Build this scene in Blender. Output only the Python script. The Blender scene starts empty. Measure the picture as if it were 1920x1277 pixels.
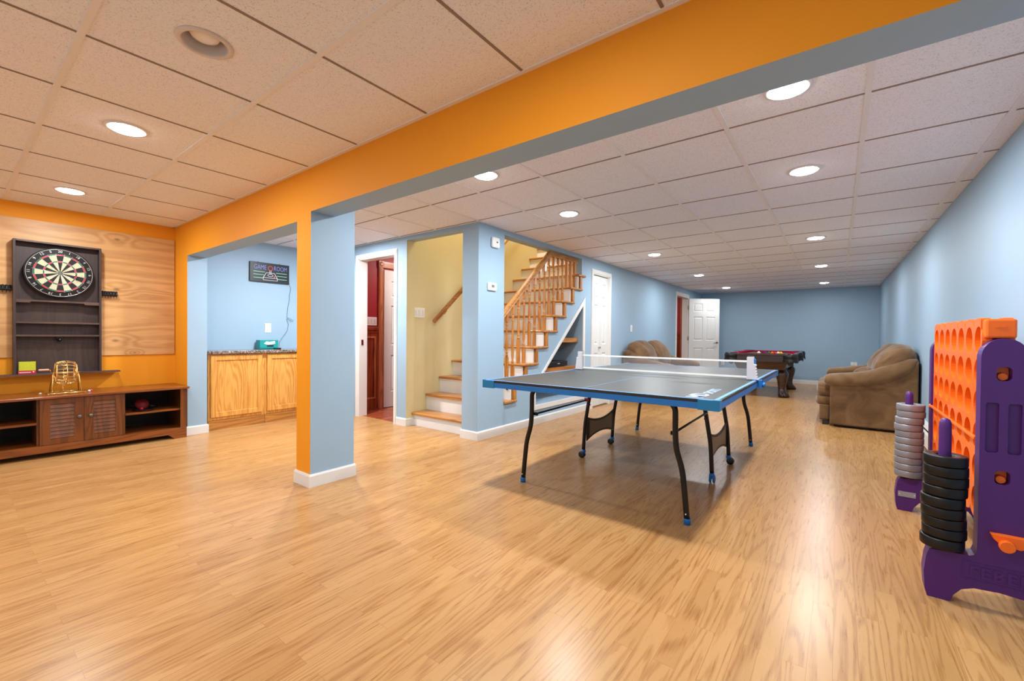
import bpy, bmesh, math, random
from mathutils import Vector, Matrix, noise
from mathutils.geometry import tessellate_polygon
random.seed(7)
PI = math.pi
C = bpy.context.scene.collection
CEIL = 2.22

# ------------------------------------------------------------------ materials
def srgb(r, g, b):
    def f(v):
        v /= 255.0
        return v/12.92 if v <= 0.04045 else ((v+0.055)/1.055)**2.4
    return (f(r), f(g), f(b), 1.0)

def newmat(name):
    m = bpy.data.materials.new(name); m.use_nodes = True
    nt = m.node_tree; nt.nodes.clear()
    o = nt.nodes.new('ShaderNodeOutputMaterial'); p = nt.nodes.new('ShaderNodeBsdfPrincipled')
    nt.links.new(p.outputs[0], o.inputs[0])
    return m, nt, p

def N(nt, t, **kw):
    n = nt.nodes.new('ShaderNode'+t)
    for k, v in kw.items():
        if k.startswith('i_'):
            n.inputs[k[2:].replace('_', ' ')].default_value = v
        else:
            setattr(n, k, v)
    return n

def coords(nt, scale=(1, 1, 1), rot=(0, 0, 0), loc=(0, 0, 0)):
    tc = N(nt, 'TexCoord'); mp = N(nt, 'Mapping')
    mp.inputs['Scale'].default_value = scale; mp.inputs['Rotation'].default_value = rot
    mp.inputs['Location'].default_value = loc
    nt.links.new(tc.outputs['Object'], mp.inputs[0])
    return mp.outputs[0]

def ramp(nt, fac, stops):
    r = N(nt, 'ValToRGB'); e = r.color_ramp.elements
    while len(e) < len(stops): e.new(0.5)
    for k, (p, c) in zip(e, stops): k.position = p; k.color = c
    nt.links.new(fac, r.inputs[0]); return r.outputs[0]

def bump(nt, p, h, strength=0.2, dist=0.01):
    b = N(nt, 'Bump'); b.inputs['Strength'].default_value = strength; b.inputs['Distance'].default_value = dist
    nt.links.new(h, b.inputs['Height']); nt.links.new(b.outputs[0], p.inputs['Normal'])

def mix(nt, fac, a, b, mode='MIX'):
    m = N(nt, 'Mix', data_type='RGBA', blend_type=mode)
    if isinstance(fac, (int, float)): m.inputs[0].default_value = fac
    else: nt.links.new(fac, m.inputs[0])
    for i, v in ((6, a), (7, b)):
        if isinstance(v, tuple): m.inputs[i].default_value = v
        else: nt.links.new(v, m.inputs[i])
    return m.outputs[2]

def plain(name, col, rough=0.5, metal=0.0, spec=0.5, var=0.04, scale=6.0, bumps=0.0, bscale=60.0, coat=0.0):
    m, nt, p = newmat(name)
    v = coords(nt)
    n = N(nt, 'TexNoise'); n.inputs['Scale'].default_value = scale; n.inputs['Detail'].default_value = 4
    nt.links.new(v, n.inputs['Vector'])
    lo = tuple(c*(1-var) for c in col[:3])+(1,); hi = tuple(min(1, c*(1+var)) for c in col[:3])+(1,)
    nt.links.new(ramp(nt, n.outputs[0], [(0.3, lo), (0.7, hi)]), p.inputs['Base Color'])
    p.inputs['Roughness'].default_value = rough; p.inputs['Metallic'].default_value = metal
    p.inputs['Specular IOR Level'].default_value = spec
    p.inputs['Coat Weight'].default_value = coat
    if bumps:
        b = N(nt, 'TexNoise'); b.inputs['Scale'].default_value = bscale; b.inputs['Detail'].default_value = 3
        nt.links.new(v, b.inputs['Vector']); bump(nt, p, b.outputs[0], bumps, 0.003)
    return m

def wood(name, dark, light, axis='X', rough=0.4, scale=1.0, ringdist=6.0, coat=0.0, streak=0.5, loc=(0, 0, 0), knots=()):
    """grain runs along axis; contour lines of a stretched noise give the growth rings"""
    m, nt, p = newmat(name)
    k = 0.10
    s = {'X': (k, 1, 1), 'Y': (1, k, 1), 'Z': (1, 1, k)}[axis]
    v = coords(nt, tuple(a*scale for a in s), loc=loc)
    n1 = N(nt, 'TexNoise'); n1.inputs['Scale'].default_value = 6; n1.inputs['Detail'].default_value = 1.5; n1.inputs['Distortion'].default_value = 0.3
    nt.links.new(v, n1.inputs['Vector'])
    h = n1.outputs[0]; spots = None
    if knots:
        tc = N(nt, 'TexCoord'); sp = N(nt, 'SeparateXYZ'); nt.links.new(tc.outputs['Object'], sp.inputs[0])
        for ky, kz, kr in knots:
            cb = N(nt, 'CombineXYZ'); a = N(nt, 'MULTIPLY') if False else N(nt, 'Math', operation='SUBTRACT'); a.inputs[1].default_value = ky
            b = N(nt, 'Math', operation='SUBTRACT'); b.inputs[1].default_value = kz
            nt.links.new(sp.outputs[1], a.inputs[0]); nt.links.new(sp.outputs[2], b.inputs[0])
            sc = N(nt, 'Math', operation='MULTIPLY'); sc.inputs[1].default_value = 0.50; nt.links.new(a.outputs[0], sc.inputs[0])
            nt.links.new(sc.outputs[0], cb.inputs[0]); nt.links.new(b.outputs[0], cb.inputs[1])
            ln = N(nt, 'VectorMath', operation='LENGTH'); nt.links.new(cb.outputs[0], ln.inputs[0])
            g = N(nt, 'MapRange', interpolation_type='SMOOTHERSTEP'); g.inputs['From Min'].default_value = 0.0; g.inputs['From Max'].default_value = kr*6
            g.inputs['To Min'].default_value = 0.22; g.inputs['To Max'].default_value = 0.0
            nt.links.new(ln.outputs['Value'], g.inputs['Value'])
            ad = N(nt, 'Math', operation='ADD'); nt.links.new(h, ad.inputs[0]); nt.links.new(g.outputs[0], ad.inputs[1]); h = ad.outputs[0]
            d = N(nt, 'MapRange', interpolation_type='SMOOTHSTEP'); d.inputs['From Min'].default_value = kr*0.15; d.inputs['From Max'].default_value = kr
            d.inputs['To Min'].default_value = 0.45; d.inputs['To Max'].default_value = 1.0
            nt.links.new(ln.outputs['Value'], d.inputs['Value'])
            if spots is None: spots = d.outputs[0]
            else:
                mm = N(nt, 'Math', operation='MULTIPLY'); nt.links.new(spots, mm.inputs[0]); nt.links.new(d.outputs[0], mm.inputs[1]); spots = mm.outputs[0]
    mu = N(nt, 'Math', operation='MULTIPLY'); mu.inputs[1].default_value = ringdist*9.0; nt.links.new(h, mu.inputs[0])
    si = N(nt, 'Math', operation='SINE'); nt.links.new(mu.outputs[0], si.inputs[0])
    mr = N(nt, 'MapRange'); mr.inputs['From Min'].default_value = -1; mr.inputs['From Max'].default_value = 1
    nt.links.new(si.outputs[0], mr.inputs['Value'])
    n2 = N(nt, 'TexNoise'); n2.inputs['Scale'].default_value = 90; n2.inputs['Detail'].default_value = 4
    nt.links.new(v, n2.inputs['Vector'])
    n3 = N(nt, 'TexNoise'); n3.inputs['Scale'].default_value = 3; n3.inputs['Detail'].default_value = 2
    nt.links.new(v, n3.inputs['Vector'])
    b = mix(nt, 0.45+0.25*streak, mr.outputs[0], n2.outputs[0])
    b = mix(nt, 0.35, b, n3.outputs[0])
    c = ramp(nt, b, [(0.25, dark), (0.62, light)])
    if spots is not None:
        cc = N(nt, 'CombineXYZ')
        for q in range(3): nt.links.new(spots, cc.inputs[q])
        c = mix(nt, 1.0, c, cc.outputs[0], 'MULTIPLY')
    nt.links.new(c, p.inputs['Base Color'])
    p.inputs['Roughness'].default_value = rough; p.inputs['Coat Weight'].default_value = coat
    p.inputs['Coat Roughness'].default_value = 0.15
    return m

def floor_mat(name, dark, light, tint, rough=0.28):
    """strip-plank laminate, boards along Y"""
    m, nt, p = newmat(name)
    v0 = coords(nt, (1, 1, 1), rot=(0, 0, PI/2))
    br = N(nt, 'TexBrick'); br.offset = 0.37; br.offset_frequency = 2
    br.inputs['Scale'].default_value = 1.0; br.inputs['Brick Width'].default_value = 0.71
    br.inputs['Row Height'].default_value = 0.068; br.inputs['Mortar Size'].default_value = 0.0009
    br.inputs['Mortar Smooth'].default_value = 0.6; br.inputs['Bias'].default_value = 0.0
    br.inputs['Color1'].default_value = (0, 0, 0, 1); br.inputs['Color2'].default_value = (1, 1, 1, 1)
    br.inputs['Mortar'].default_value = (0.5, 0.5, 0.5, 1)
    nt.links.new(v0, br.inputs['Vector'])
    # per-board offset of the grain
    sep = N(nt, 'SeparateXYZ'); nt.links.new(coords(nt), sep.inputs[0])
    addx = N(nt, 'MixRGB') if False else None
    cmb = N(nt, 'CombineXYZ')
    mulx = N(nt, 'Math', operation='MULTIPLY'); mulx.inputs[1].default_value = 1.0
    muly = N(nt, 'Math', operation='MULTIPLY'); muly.inputs[1].default_value = 0.06
    off = N(nt, 'Math', operation='MULTIPLY'); off.inputs[1].default_value = 7.3
    nt.links.new(br.outputs['Color'], off.inputs[0])
    ax = N(nt, 'Math', operation='ADD'); ay = N(nt, 'Math', operation='ADD')
    nt.links.new(sep.outputs[0], mulx.inputs[0]); nt.links.new(sep.outputs[1], muly.inputs[0])
    nt.links.new(mulx.outputs[0], ax.inputs[0]); nt.links.new(off.outputs[0], ax.inputs[1])
    nt.links.new(muly.outputs[0], ay.inputs[0]); nt.links.new(off.outputs[0], ay.inputs[1])
    nt.links.new(ax.outputs[0], cmb.inputs[0]); nt.links.new(ay.outputs[0], cmb.inputs[1]); nt.links.new(off.outputs[0], cmb.inputs[2])
    n1 = N(nt, 'TexNoise'); n1.inputs['Scale'].default_value = 11; n1.inputs['Detail'].default_value = 1.2; n1.inputs['Distortion'].default_value = 0.2
    nt.links.new(cmb.outputs[0], n1.inputs['Vector'])
    # contour lines of the low noise make cathedral grain
    mu = N(nt, 'Math', operation='MULTIPLY'); mu.inputs[1].default_value = 75.0
    nt.links.new(n1.outputs[0], mu.inputs[0])
    si = N(nt, 'Math', operation='SINE'); nt.links.new(mu.outputs[0], si.inputs[0])
    mr = N(nt, 'MapRange'); mr.inputs['From Min'].default_value = -1; mr.inputs['From Max'].default_value = 1
    nt.links.new(si.outputs[0], mr.inputs['Value'])
    n2 = N(nt, 'TexNoise'); n2.inputs['Scale'].default_value = 150; n2.inputs['Detail'].default_value = 4
    nt.links.new(cmb.outputs[0], n2.inputs['Vector'])
    g = mix(nt, 0.62, mr.outputs[0], n2.outputs[0])
    grain = ramp(nt, g, [(0.12, dark), (0.5, light)])
    board = ramp(nt, br.outputs['Color'], [(0.0, tint[0]), (0.5, tint[1]), (1.0, tint[2])])
    col = mix(nt, 1.0, grain, board, 'MULTIPLY')
    seam = ramp(nt, br.outputs['Fac'], [(0.0, (1, 1, 1, 1)), (1.0, (0.72, 0.66, 0.58, 1))])
    col = mix(nt, 1.0, col, seam, 'MULTIPLY')
    nt.links.new(col, p.inputs['Base Color'])
    rr = ramp(nt, n2.outputs[0], [(0.3, (rough*0.97,)*3+(1,)), (0.7, (rough*1.04,)*3+(1,))])
    nt.links.new(rr, p.inputs['Roughness'])
    p.inputs['Specular IOR Level'].default_value = 0.36
    pass
    return m

def ceiling_mat():
    m, nt, p = newmat('acoustic_tile')
    v = coords(nt)
    n = N(nt, 'TexNoise'); n.inputs['Scale'].default_value = 170; n.inputs['Detail'].default_value = 3; n.inputs['Roughness'].default_value = 0.7
    nt.links.new(v, n.inputs['Vector'])
    n2 = N(nt, 'TexNoise'); n2.inputs['Scale'].default_value = 60; n2.inputs['Detail'].default_value = 3
    nt.links.new(v, n2.inputs['Vector'])
    base = srgb(240, 242, 248); dk = srgb(176, 168, 164)
    c = ramp(nt, n.outputs[0], [(0.32, dk), (0.44, base)])
    c = mix(nt, 0.25, c, ramp(nt, n2.outputs[0], [(0.3, srgb(228, 228, 232)), (0.7, base)]))
    nt.links.new(c, p.inputs['Base Color']); p.inputs['Roughness'].default_value = 0.95
    p.inputs['Specular IOR Level'].default_value = 0.1
    bump(nt, p, n.outputs[0], 0.25, 0.004)
    return m

def granite_mat():
    m, nt, p = newmat('granite')
    v = coords(nt)
    n = N(nt, 'TexVoronoi'); n.inputs['Scale'].default_value = 120
    nt.links.new(v, n.inputs['Vector'])
    n2 = N(nt, 'TexNoise'); n2.inputs['Scale'].default_value = 45; n2.inputs['Detail'].default_value = 5
    nt.links.new(v, n2.inputs['Vector'])
    a = mix(nt, 0.5, n.outputs['Color'], n2.outputs[0])
    bw = N(nt, 'RGBToBW'); nt.links.new(a, bw.inputs[0])
    nt.links.new(ramp(nt, bw.outputs[0], [(0.3, srgb(45, 40, 38)), (0.5, srgb(120, 105, 98)), (0.7, srgb(190, 178, 170))]), p.inputs['Base Color'])
    p.inputs['Roughness'].default_value = 0.2
    return m

def suede_mat():
    m, nt, p = newmat('suede')
    v = coords(nt)
    n = N(nt, 'TexNoise'); n.inputs['Scale'].default_value = 5; n.inputs['Detail'].default_value = 5; n.inputs['Distortion'].default_value = 1.0
    nt.links.new(v, n.inputs['Vector'])
    nt.links.new(ramp(nt, n.outputs[0], [(0.3, srgb(92, 66, 42)), (0.7, srgb(126, 95, 64))]), p.inputs['Base Color'])
    p.inputs['Roughness'].default_value = 0.85; p.inputs['Sheen Weight'].default_value = 0.35
    p.inputs['Sheen Roughness'].default_value = 0.4; p.inputs['Specular IOR Level'].default_value = 0.15
    n2 = N(nt, 'TexNoise'); n2.inputs['Scale'].default_value = 18; n2.inputs['Detail'].default_value = 5; n2.inputs['Distortion'].default_value = 1.5
    nt.links.new(v, n2.inputs['Vector']); bump(nt, p, n2.outputs[0], 0.16, 0.012)
    return m

def emis(name, col, s):
    m, nt, p = newmat(name)
    p.inputs['Base Color'].default_value = col; p.inputs['Emission Color'].default_value = col
    p.inputs['Emission Strength'].default_value = s
    return m

def glassy_net():
    m, nt, p = newmat('net_mesh')
    tr = N(nt, 'BsdfTransparent'); mx = N(nt, 'MixShader'); mx.inputs[0].default_value = 0.14
    out = [n for n in nt.nodes if n.type == 'OUTPUT_MATERIAL'][0]
    p.inputs['Base Color'].default_value = srgb(215, 222, 230); p.inputs['Roughness'].default_value = 0.9
    nt.links.new(tr.outputs[0], mx.inputs[1]); nt.links.new(p.outputs[0], mx.inputs[2]); nt.links.new(mx.outputs[0], out.inputs[0])
    return m

M = {}
M['blue'] = plain('blue_paint', srgb(155, 183, 205), 0.55, spec=0.3, var=0.015, scale=2, bumps=0.05, bscale=220)
M['orange'] = plain('orange_paint', srgb(236, 153, 30), 0.6, spec=0.3, var=0.015, scale=2, bumps=0.05, bscale=220)
M['yellow'] = plain('yellow_paint', srgb(224, 212, 166), 0.6, spec=0.3, var=0.015, scale=2, bumps=0.05, bscale=220)
M['red'] = plain('red_paint', srgb(165, 42, 52), 0.5, var=0.02)
M['white'] = plain('white_trim', srgb(228, 227, 225), 0.35, var=0.01)
M['whitedoor'] = plain('white_door', srgb(222, 222, 220), 0.4, var=0.01)
M['plastic'] = plain('white_plastic', srgb(240, 240, 238), 0.35, var=0.01)
M['grey_plastic'] = plain('grey_plastic', srgb(120, 122, 125), 0.4)
M['tile'] = ceiling_mat()
M['tee'] = plain('ceiling_tee', srgb(232, 230, 230), 0.5, var=0.02)
M['tee_dark'] = plain('ceiling_joint', srgb(142, 124, 112), 0.7, var=0.05)
M['floor'] = floor_mat('oak_laminate', srgb(156, 106, 57), srgb(192, 146, 93),
                       [(0.87, 0.82, 0.75, 1), (0.96, 0.945, 0.92, 1), (1.0, 1.0, 1.0, 1)])
M['floor_red'] = wood('cherry_floor', srgb(110, 44, 24), srgb(168, 84, 52), 'Y', 0.25)
M['oak'] = wood('oak', srgb(152, 92, 36), srgb(194, 132, 62), 'X', 0.35, 1.2, coat=0.3)
M['oak_y'] = wood('oak_y', srgb(150, 90, 36), srgb(192, 130, 60), 'Y', 0.35, 1.2, coat=0.3)
M['oak_z'] = wood('oak_z', srgb(150, 88, 32), srgb(194, 128, 56), 'Z', 0.35, 1.2, coat=0.3)
M['cabinet_oak'] = wood('cabinet_oak', srgb(190, 122, 44), srgb(228, 166, 82), 'Z', 0.35, 1.5, ringdist=9, coat=0.2)
M['cherry'] = wood('cherry_stain', srgb(92, 34, 16), srgb(150, 70, 38), 'Z', 0.35, 1.2, coat=0.2)
M['cherry_light'] = wood('cherry_trim', srgb(134, 70, 42), srgb(200, 132, 94), 'Z', 0.3, 1.2, coat=0.2)
M['cherry_y'] = wood('cherry_head', srgb(150, 86, 56), srgb(214, 150, 112), 'Y', 0.3, 1.2, coat=0.2)
M['hickory'] = wood('hickory_panel', srgb(188, 136, 80), srgb(214, 164, 106), 'Y', 0.45, 0.8, ringdist=6, streak=0.6, knots=((1.065, 2.0, 0.018), (1.06, 1.50, 0.022), (1.05, 0.985, 0.022), (1.20, 0.86, 0.010), (0.12, 1.55, 0.02)))
M['walnut_y'] = wood('walnut', srgb(98, 50, 14), srgb(140, 74, 24), 'Y', 0.3, 1.5, coat=0.25)
M['walnut_z'] = wood('walnut_upright', srgb(76, 38, 8), srgb(120, 64, 20), 'Z', 0.3, 1.5, coat=0.25)
M['espresso'] = wood('espresso', srgb(54, 38, 33), srgb(66, 48, 42), 'Z', 0.5, 1.6, streak=0.5)
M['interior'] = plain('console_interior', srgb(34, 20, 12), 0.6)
M['espresso_y'] = wood('espresso_rail', srgb(66, 46, 38), srgb(92, 70, 60), 'Y', 0.45, 1.6)
M['mahogany'] = wood('mahogany', srgb(40, 22, 14), srgb(70, 42, 28), 'X', 0.3, 1.4, coat=0.3)
M['granite'] = granite_mat()
M['suede'] = suede_mat()
M['black'] = plain('black_plastic', srgb(22, 22, 24), 0.32)
M['blackmetal'] = plain('black_metal', srgb(30, 26, 24), 0.35, metal=0.4)
M['ring_black'] = plain('black_ring', srgb(11, 11, 12), 0.38, spec=0.4)
M['ring_silver'] = plain('silver_ring', srgb(140, 139, 145), 0.36, metal=0.35)
M['purple'] = plain('purple_plastic', srgb(78, 34, 110), 0.42, spec=0.4, bumps=0.1, bscale=400)
M['c4orange'] = plain('orange_plastic', srgb(252, 112, 24), 0.28)
M['ttop'] = plain('table_top', srgb(54, 60, 60), 0.42, var=0.03, spec=0.5)
M['ttblue'] = plain('table_blue', srgb(10, 110, 190), 0.35)
M['ttcap'] = plain('cap_blue', srgb(8, 122, 176), 0.45)
M['ttline'] = plain('line_blue', srgb(96, 150, 206), 0.5)
M['basket'] = plain('basket_cloth', srgb(44, 38, 30), 0.7)
M['basket_in'] = plain('basket_panel', srgb(128, 112, 84), 0.6)
M['net'] = glassy_net()
M['felt'] = plain('red_felt', srgb(160, 24, 50), 1.0, spec=0.0)
M['leather'] = plain('black_leather', srgb(26, 27, 30), 0.35)
M['gold'] = plain('brass_wire', srgb(244, 214, 140), 0.2, metal=1.0)
M['brass'] = plain('hinge_brass', srgb(196, 176, 130), 0.3, metal=0.9)
M['nickel'] = plain('nickel', srgb(170, 165, 155), 0.25, metal=1.0)
M['pinkwood'] = plain('pale_wood', srgb(222, 170, 140), 0.4)
M['teal'] = plain('teal_box', srgb(20, 150, 150), 0.4)
M['tealdark'] = plain('teal_side', srgb(10, 105, 115), 0.4)
M['tissue'] = plain('tissue_print', srgb(225, 240, 238), 0.6)
M['lime'] = plain('lime_card', srgb(190, 196, 40), 0.5, var=0.15, scale=200)
M['crimson'] = plain('crimson_card', srgb(190, 24, 60), 0.5)
M['batred'] = plain('bat_rubber', srgb(140, 28, 30), 0.6)
M['plate_grey'] = plain('plate_grey', srgb(150, 148, 156), 0.4)
M['post_grey'] = plain('post_grey', srgb(202, 200, 206), 0.45)
M['logo'] = plain('printed_logo', srgb(178, 196, 228), 0.5)
M['pewter'] = plain('pewter', srgb(110, 106, 100), 0.35, metal=0.9)
M['sisal'] = plain('sisal_cream', srgb(200, 194, 160), 0.8, var=0.1, scale=80)
M['dblack'] = plain('board_black', srgb(20, 19, 19), 0.7)
M['dred'] = plain('board_red', srgb(200, 30, 55), 0.7)
M['dgreen'] = plain('board_green', srgb(20, 100, 75), 0.7)
M['wire'] = plain('board_wire', srgb(215, 215, 215), 0.3, metal=0.6)
M['signblack'] = plain('sign_black', srgb(28, 40, 46), 0.4)
M['signpurple'] = plain('sign_purple', srgb(140, 140, 225), 0.5)
M['signred'] = plain('sign_red', srgb(225, 80, 95), 0.5)
M['signwhite'] = plain('sign_white', srgb(225, 225, 235), 0.5)
M['signgreen'] = plain('sign_green', srgb(150, 215, 190), 0.5)
M['lamp'] = emis('lamp_glow', (1.0, 0.97, 0.92, 1), 40.0)
M['bulb_off'] = plain('frosted_bulb', srgb(240, 238, 236), 0.12)
M['can'] = plain('can_inside', srgb(214, 204, 198), 0.4)
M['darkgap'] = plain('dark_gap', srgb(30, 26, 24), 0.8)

# ------------------------------------------------------------------ mesh builder
class MB:
    def __init__(s): s.bm = bmesh.new(); s.mi = 0
    def _f(s, vs, smooth=False):
        try:
            f = s.bm.faces.new(vs); f.material_index = s.mi; f.smooth = smooth; return f
        except ValueError: return None
    def box(s, x0, x1, y0, y1, z0, z1):
        v = [s.bm.verts.new((x, y, z)) for x in (x0, x1) for y in (y0, y1) for z in (z0, z1)]
        for a in ((0, 1, 3, 2), (4, 6, 7, 5), (0, 4, 5, 1), (2, 3, 7, 6), (0, 2, 6, 4), (1, 5, 7, 3)):
            s._f([v[i] for i in a])
        return s
    def prism(s, poly, axis, a0, a1, holes=()):
        """extrude a 2-D polygon (with holes) along axis; 2-D coords are the other two axes in order"""
        def P(u, w, a):
            return {'X': (a, u, w), 'Y': (u, a, w), 'Z': (u, w, a)}[axis]
        loops = [list(poly)]+[list(h) for h in holes]
        flat = [p for l in loops for p in l]
        tris = tessellate_polygon([[Vector((p[0], p[1], 0)) for p in l] for l in loops])
        va = [s.bm.verts.new(P(p[0], p[1], a0)) for p in flat]
        vb = [s.bm.verts.new(P(p[0], p[1], a1)) for p in flat]
        for t in tris:
            s._f([va[i] for i in t]); s._f([vb[i] for i in reversed(t)])
        k = 0
        for l in loops:
            n = len(l)
            for i in range(n):
                j = (i+1) % n
                s._f([va[k+i], va[k+j], vb[k+j], vb[k+i]])
            k += n
        return s
    def tube(s, path, r, seg=10, caps=True, squash=None):
        path = [Vector(p) for p in path]; n = len(path)
        rs = r if isinstance(r, (list, tuple)) else [r]*n
        rings = []; up = None
        for i, p in enumerate(path):
            if i == 0: t = path[1]-p
            elif i == n-1: t = p-path[i-1]
            else: t = (path[i+1]-p).normalized()+(p-path[i-1]).normalized()
            if t.length < 1e-9: t = Vector((0, 0, 1))
            t.normalize()
            if up is None:
                up = Vector((0, 0, 1)) if abs(t.z) < 0.9 else Vector((1, 0, 0))
            a = up-t*up.dot(t)
            if a.length < 1e-6: a = t.orthogonal()
            a.normalize(); up = a; b = t.cross(a)
            ring = []
            for k in range(seg):
                an = 2*PI*k/seg
                ra, rb = (rs[i], rs[i]) if not isinstance(rs[i], tuple) else rs[i]
                ring.append(s.bm.verts.new(p+a*math.cos(an)*ra+b*math.sin(an)*rb))
            rings.append(ring)
        for i in range(n-1):
            for k in range(seg):
                s._f([rings[i][k], rings[i][(k+1) % seg], rings[i+1][(k+1) % seg], rings[i+1][k]], True)
        if caps:
            s._f(list(reversed(rings[0]))); s._f(rings[-1])
        return s
    def lathe(s, prof, c, axis='Z', seg=24, caps=True):
        """prof: list of (radius, along)"""
        rings = []
        for r, h in prof:
            ring = []
            for k in range(seg):
                a = 2*PI*k/seg; u, w = r*math.cos(a), r*math.sin(a)
                p = {'Z': (c[0]+u, c[1]+w, c[2]+h), 'Y': (c[0]+u, c[1]+h, c[2]+w), 'X': (c[0]+h, c[1]+u, c[2]+w)}[axis]
                ring.append(s.bm.verts.new(p))
            rings.append(ring)
        for i in range(len(rings)-1):
            for k in range(seg):
                s._f([rings[i][k], rings[i][(k+1) % seg], rings[i+1][(k+1) % seg], rings[i+1][k]], True)
        for ring, pr in ((rings[0], prof[0]), (rings[-1], prof[-1])):
            if caps and pr[0] > 1e-5: s._f(ring)
        return s
    def ball(s, c, r, seg=16, rz=None):
        rz = rz or r
        prof = [(max(1e-4, r*math.sin(PI*i/(seg//2))), -rz*math.cos(PI*i/(seg//2))) for i in range(seg//2+1)]
        return s.lathe(prof, c, 'Z', seg)
    def pillow(s, c, h, e=0.5, n=(20, 14), wob=0.012, freq=4.0, seed=0.0):
        """superellipsoid cushion: c centre, h half sizes, e squareness"""
        def sp(v, k): return math.copysign(abs(v)**k, v)
        rows = []
        for i in range(n[1]+1):
            ph = -PI/2+PI*i/n[1]; row = []
            for j in range(n[0]):
                th = 2*PI*j/n[0]
                p = Vector((h[0]*sp(math.cos(ph), e)*sp(math.cos(th), e), h[1]*sp(math.cos(ph), e)*sp(math.sin(th), e), h[2]*sp(math.sin(ph), e)))
                q = p+Vector(c)
                d = noise.noise(Vector((q.x*freq+seed, q.y*freq, q.z*freq*0.6)))
                q += p.normalized()*d*wob
                row.append(s.bm.verts.new(q))
            rows.append(row)
        for i in range(n[1]):
            for j in range(n[0]):
                s._f([rows[i][j], rows[i][(j+1) % n[0]], rows[i+1][(j+1) % n[0]], rows[i+1][j]], True)
        return s
    def text(s, body, size, mat4, depth=0.002, bold=0.0, spacing=1.0):
        cu = bpy.data.curves.new('t', 'FONT'); cu.body = body; cu.size = size; cu.extrude = depth; cu.offset = bold
        cu.align_x = 'CENTER'; cu.align_y = 'CENTER'; cu.resolution_u = 3; cu.space_character = spacing
        ob = bpy.data.objects.new('t', cu); C.objects.link(ob)
        dg = bpy.context.evaluated_depsgraph_get(); dg.update()
        me = bpy.data.meshes.new_from_object(ob.evaluated_get(dg))
        me.transform(mat4)
        k = len(s.bm.faces)
        s.bm.from_mesh(me); s.bm.faces.ensure_lookup_table()
        for f in s.bm.faces[k:]: f.material_index = s.mi
        bpy.data.objects.remove(ob); bpy.data.curves.remove(cu); bpy.data.meshes.remove(me)
        return s
    def build(s, name, mats, parent=None, bevel=0.0, subsurf=0, segs=2, angle=0.6):
        bmesh.ops.remove_doubles(s.bm, verts=s.bm.verts, dist=1e-6)
        bmesh.ops.recalc_face_normals(s.bm, faces=s.bm.faces)
        off = Vector((0, 0, 0)); q = parent
        while q is not None: off += q.location; q = q.parent
        if parent is not None: bmesh.ops.translate(s.bm, verts=s.bm.verts, vec=-off)
        me = bpy.data.meshes.new(name); s.bm.to_mesh(me); s.bm.free()
        if not isinstance(mats, (list, tuple)): mats = [mats]
        for m in mats: me.materials.append(M[m] if isinstance(m, str) else m)
        o = bpy.data.objects.new(name, me); C.objects.link(o)
        if parent is not None: o.parent = parent
        if bevel:
            b = o.modifiers.new('b', 'BEVEL'); b.width = bevel; b.segments = segs; b.limit_method = 'ANGLE'; b.angle_limit = angle
            b.harden_normals = False
        if subsurf:
            m = o.modifiers.new('s', 'SUBSURF'); m.levels = subsurf; m.render_levels = subsurf
        return o

def empty(name, loc, label, cat, group=None, rotz=0):
    o = bpy.data.objects.new(name, None); C.objects.link(o); o.location = loc; o.rotation_euler = (0, 0, rotz)
    o.empty_display_size = 0.05
    return tag(o, label, cat, group)
def tag(o, label, cat, group=None):
    o['label'] = label; o['category'] = cat
    if group: o['group'] = group
    return o
def struct(o, label=None):
    o['kind'] = 'structure'
    if label: o['label'] = label
    return o
def copy_tree(o, parent=None):
    c = o.copy(); C.objects.link(c)
    if parent is not None: c.parent = parent
    for ch in [x for x in KIDS.get(o.name, list(o.children))]:
        copy_tree(ch, c)
    return c
KIDS = {}
def catmull(pts, n=6):
    pts = [Vector(p) for p in pts]; out = []
    P = [pts[0]*2-pts[1]]+pts+[pts[-1]*2-pts[-2]]
    for i in range(1, len(P)-2):
        for k in range(n):
            t = k/n; a, b, c, d = P[i-1], P[i], P[i+1], P[i+2]
            out.append(0.5*((2*b)+(c-a)*t+(2*a-5*b+4*c-d)*t*t+(3*b-a-3*c+d)*t**3))
    out.append(pts[-1]); return out

def paint(o, fn):
    for p in o.data.polygons:
        k = fn(p.center, p.normal)
        if k is not None: p.material_index = k

# ------------------------------------------------------------------ shell
struct(MB().box(-6.0, 1.2, -3.0, 12.4, -0.1, 0.0).build('floor', 'floor'))
o = struct(MB().prism([(-5.27, 3.33), (-4.15, 3.33), (-4.15, 6.2), (-5.27, 6.2)], 'Z', 0.0, 0.004).build('floor_hall', 'floor_red'))

YB0, YB1, YC1 = 1.542, 1.718, 1.88
# long side walls of the games corner
struct(MB().box(-5.92, -5.8, -3.0, YB0, 0, CEIL+0.02).build('wall_left', 'orange'))
struct(MB().box(-5.92, -5.8, YB0, 3.45, 0, CEIL+0.02).build('wall_alcove', 'blue'))
o = MB()
o.prism([(-5.8, 0), (-5.407, 0), (-5.407, 1.875), (-3.11, 1.875), (-3.11, 0), (-2.918, 0), (-2.918, 1.918), (0.9, 1.918), (0.9, CEIL+0.02), (-5.8, CEIL+0.02)], 'Y', YB0, YB1)
o = o.build('wall_divider', ['blue', 'orange']); struct(o)
paint(o, lambda c, n: 1 if n.y < -0.9 else 0)
o = struct(MB().box(-3.11, -2.918, YB1, YC1, 0, CEIL+0.02).build('wall_column', 'blue'))
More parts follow.
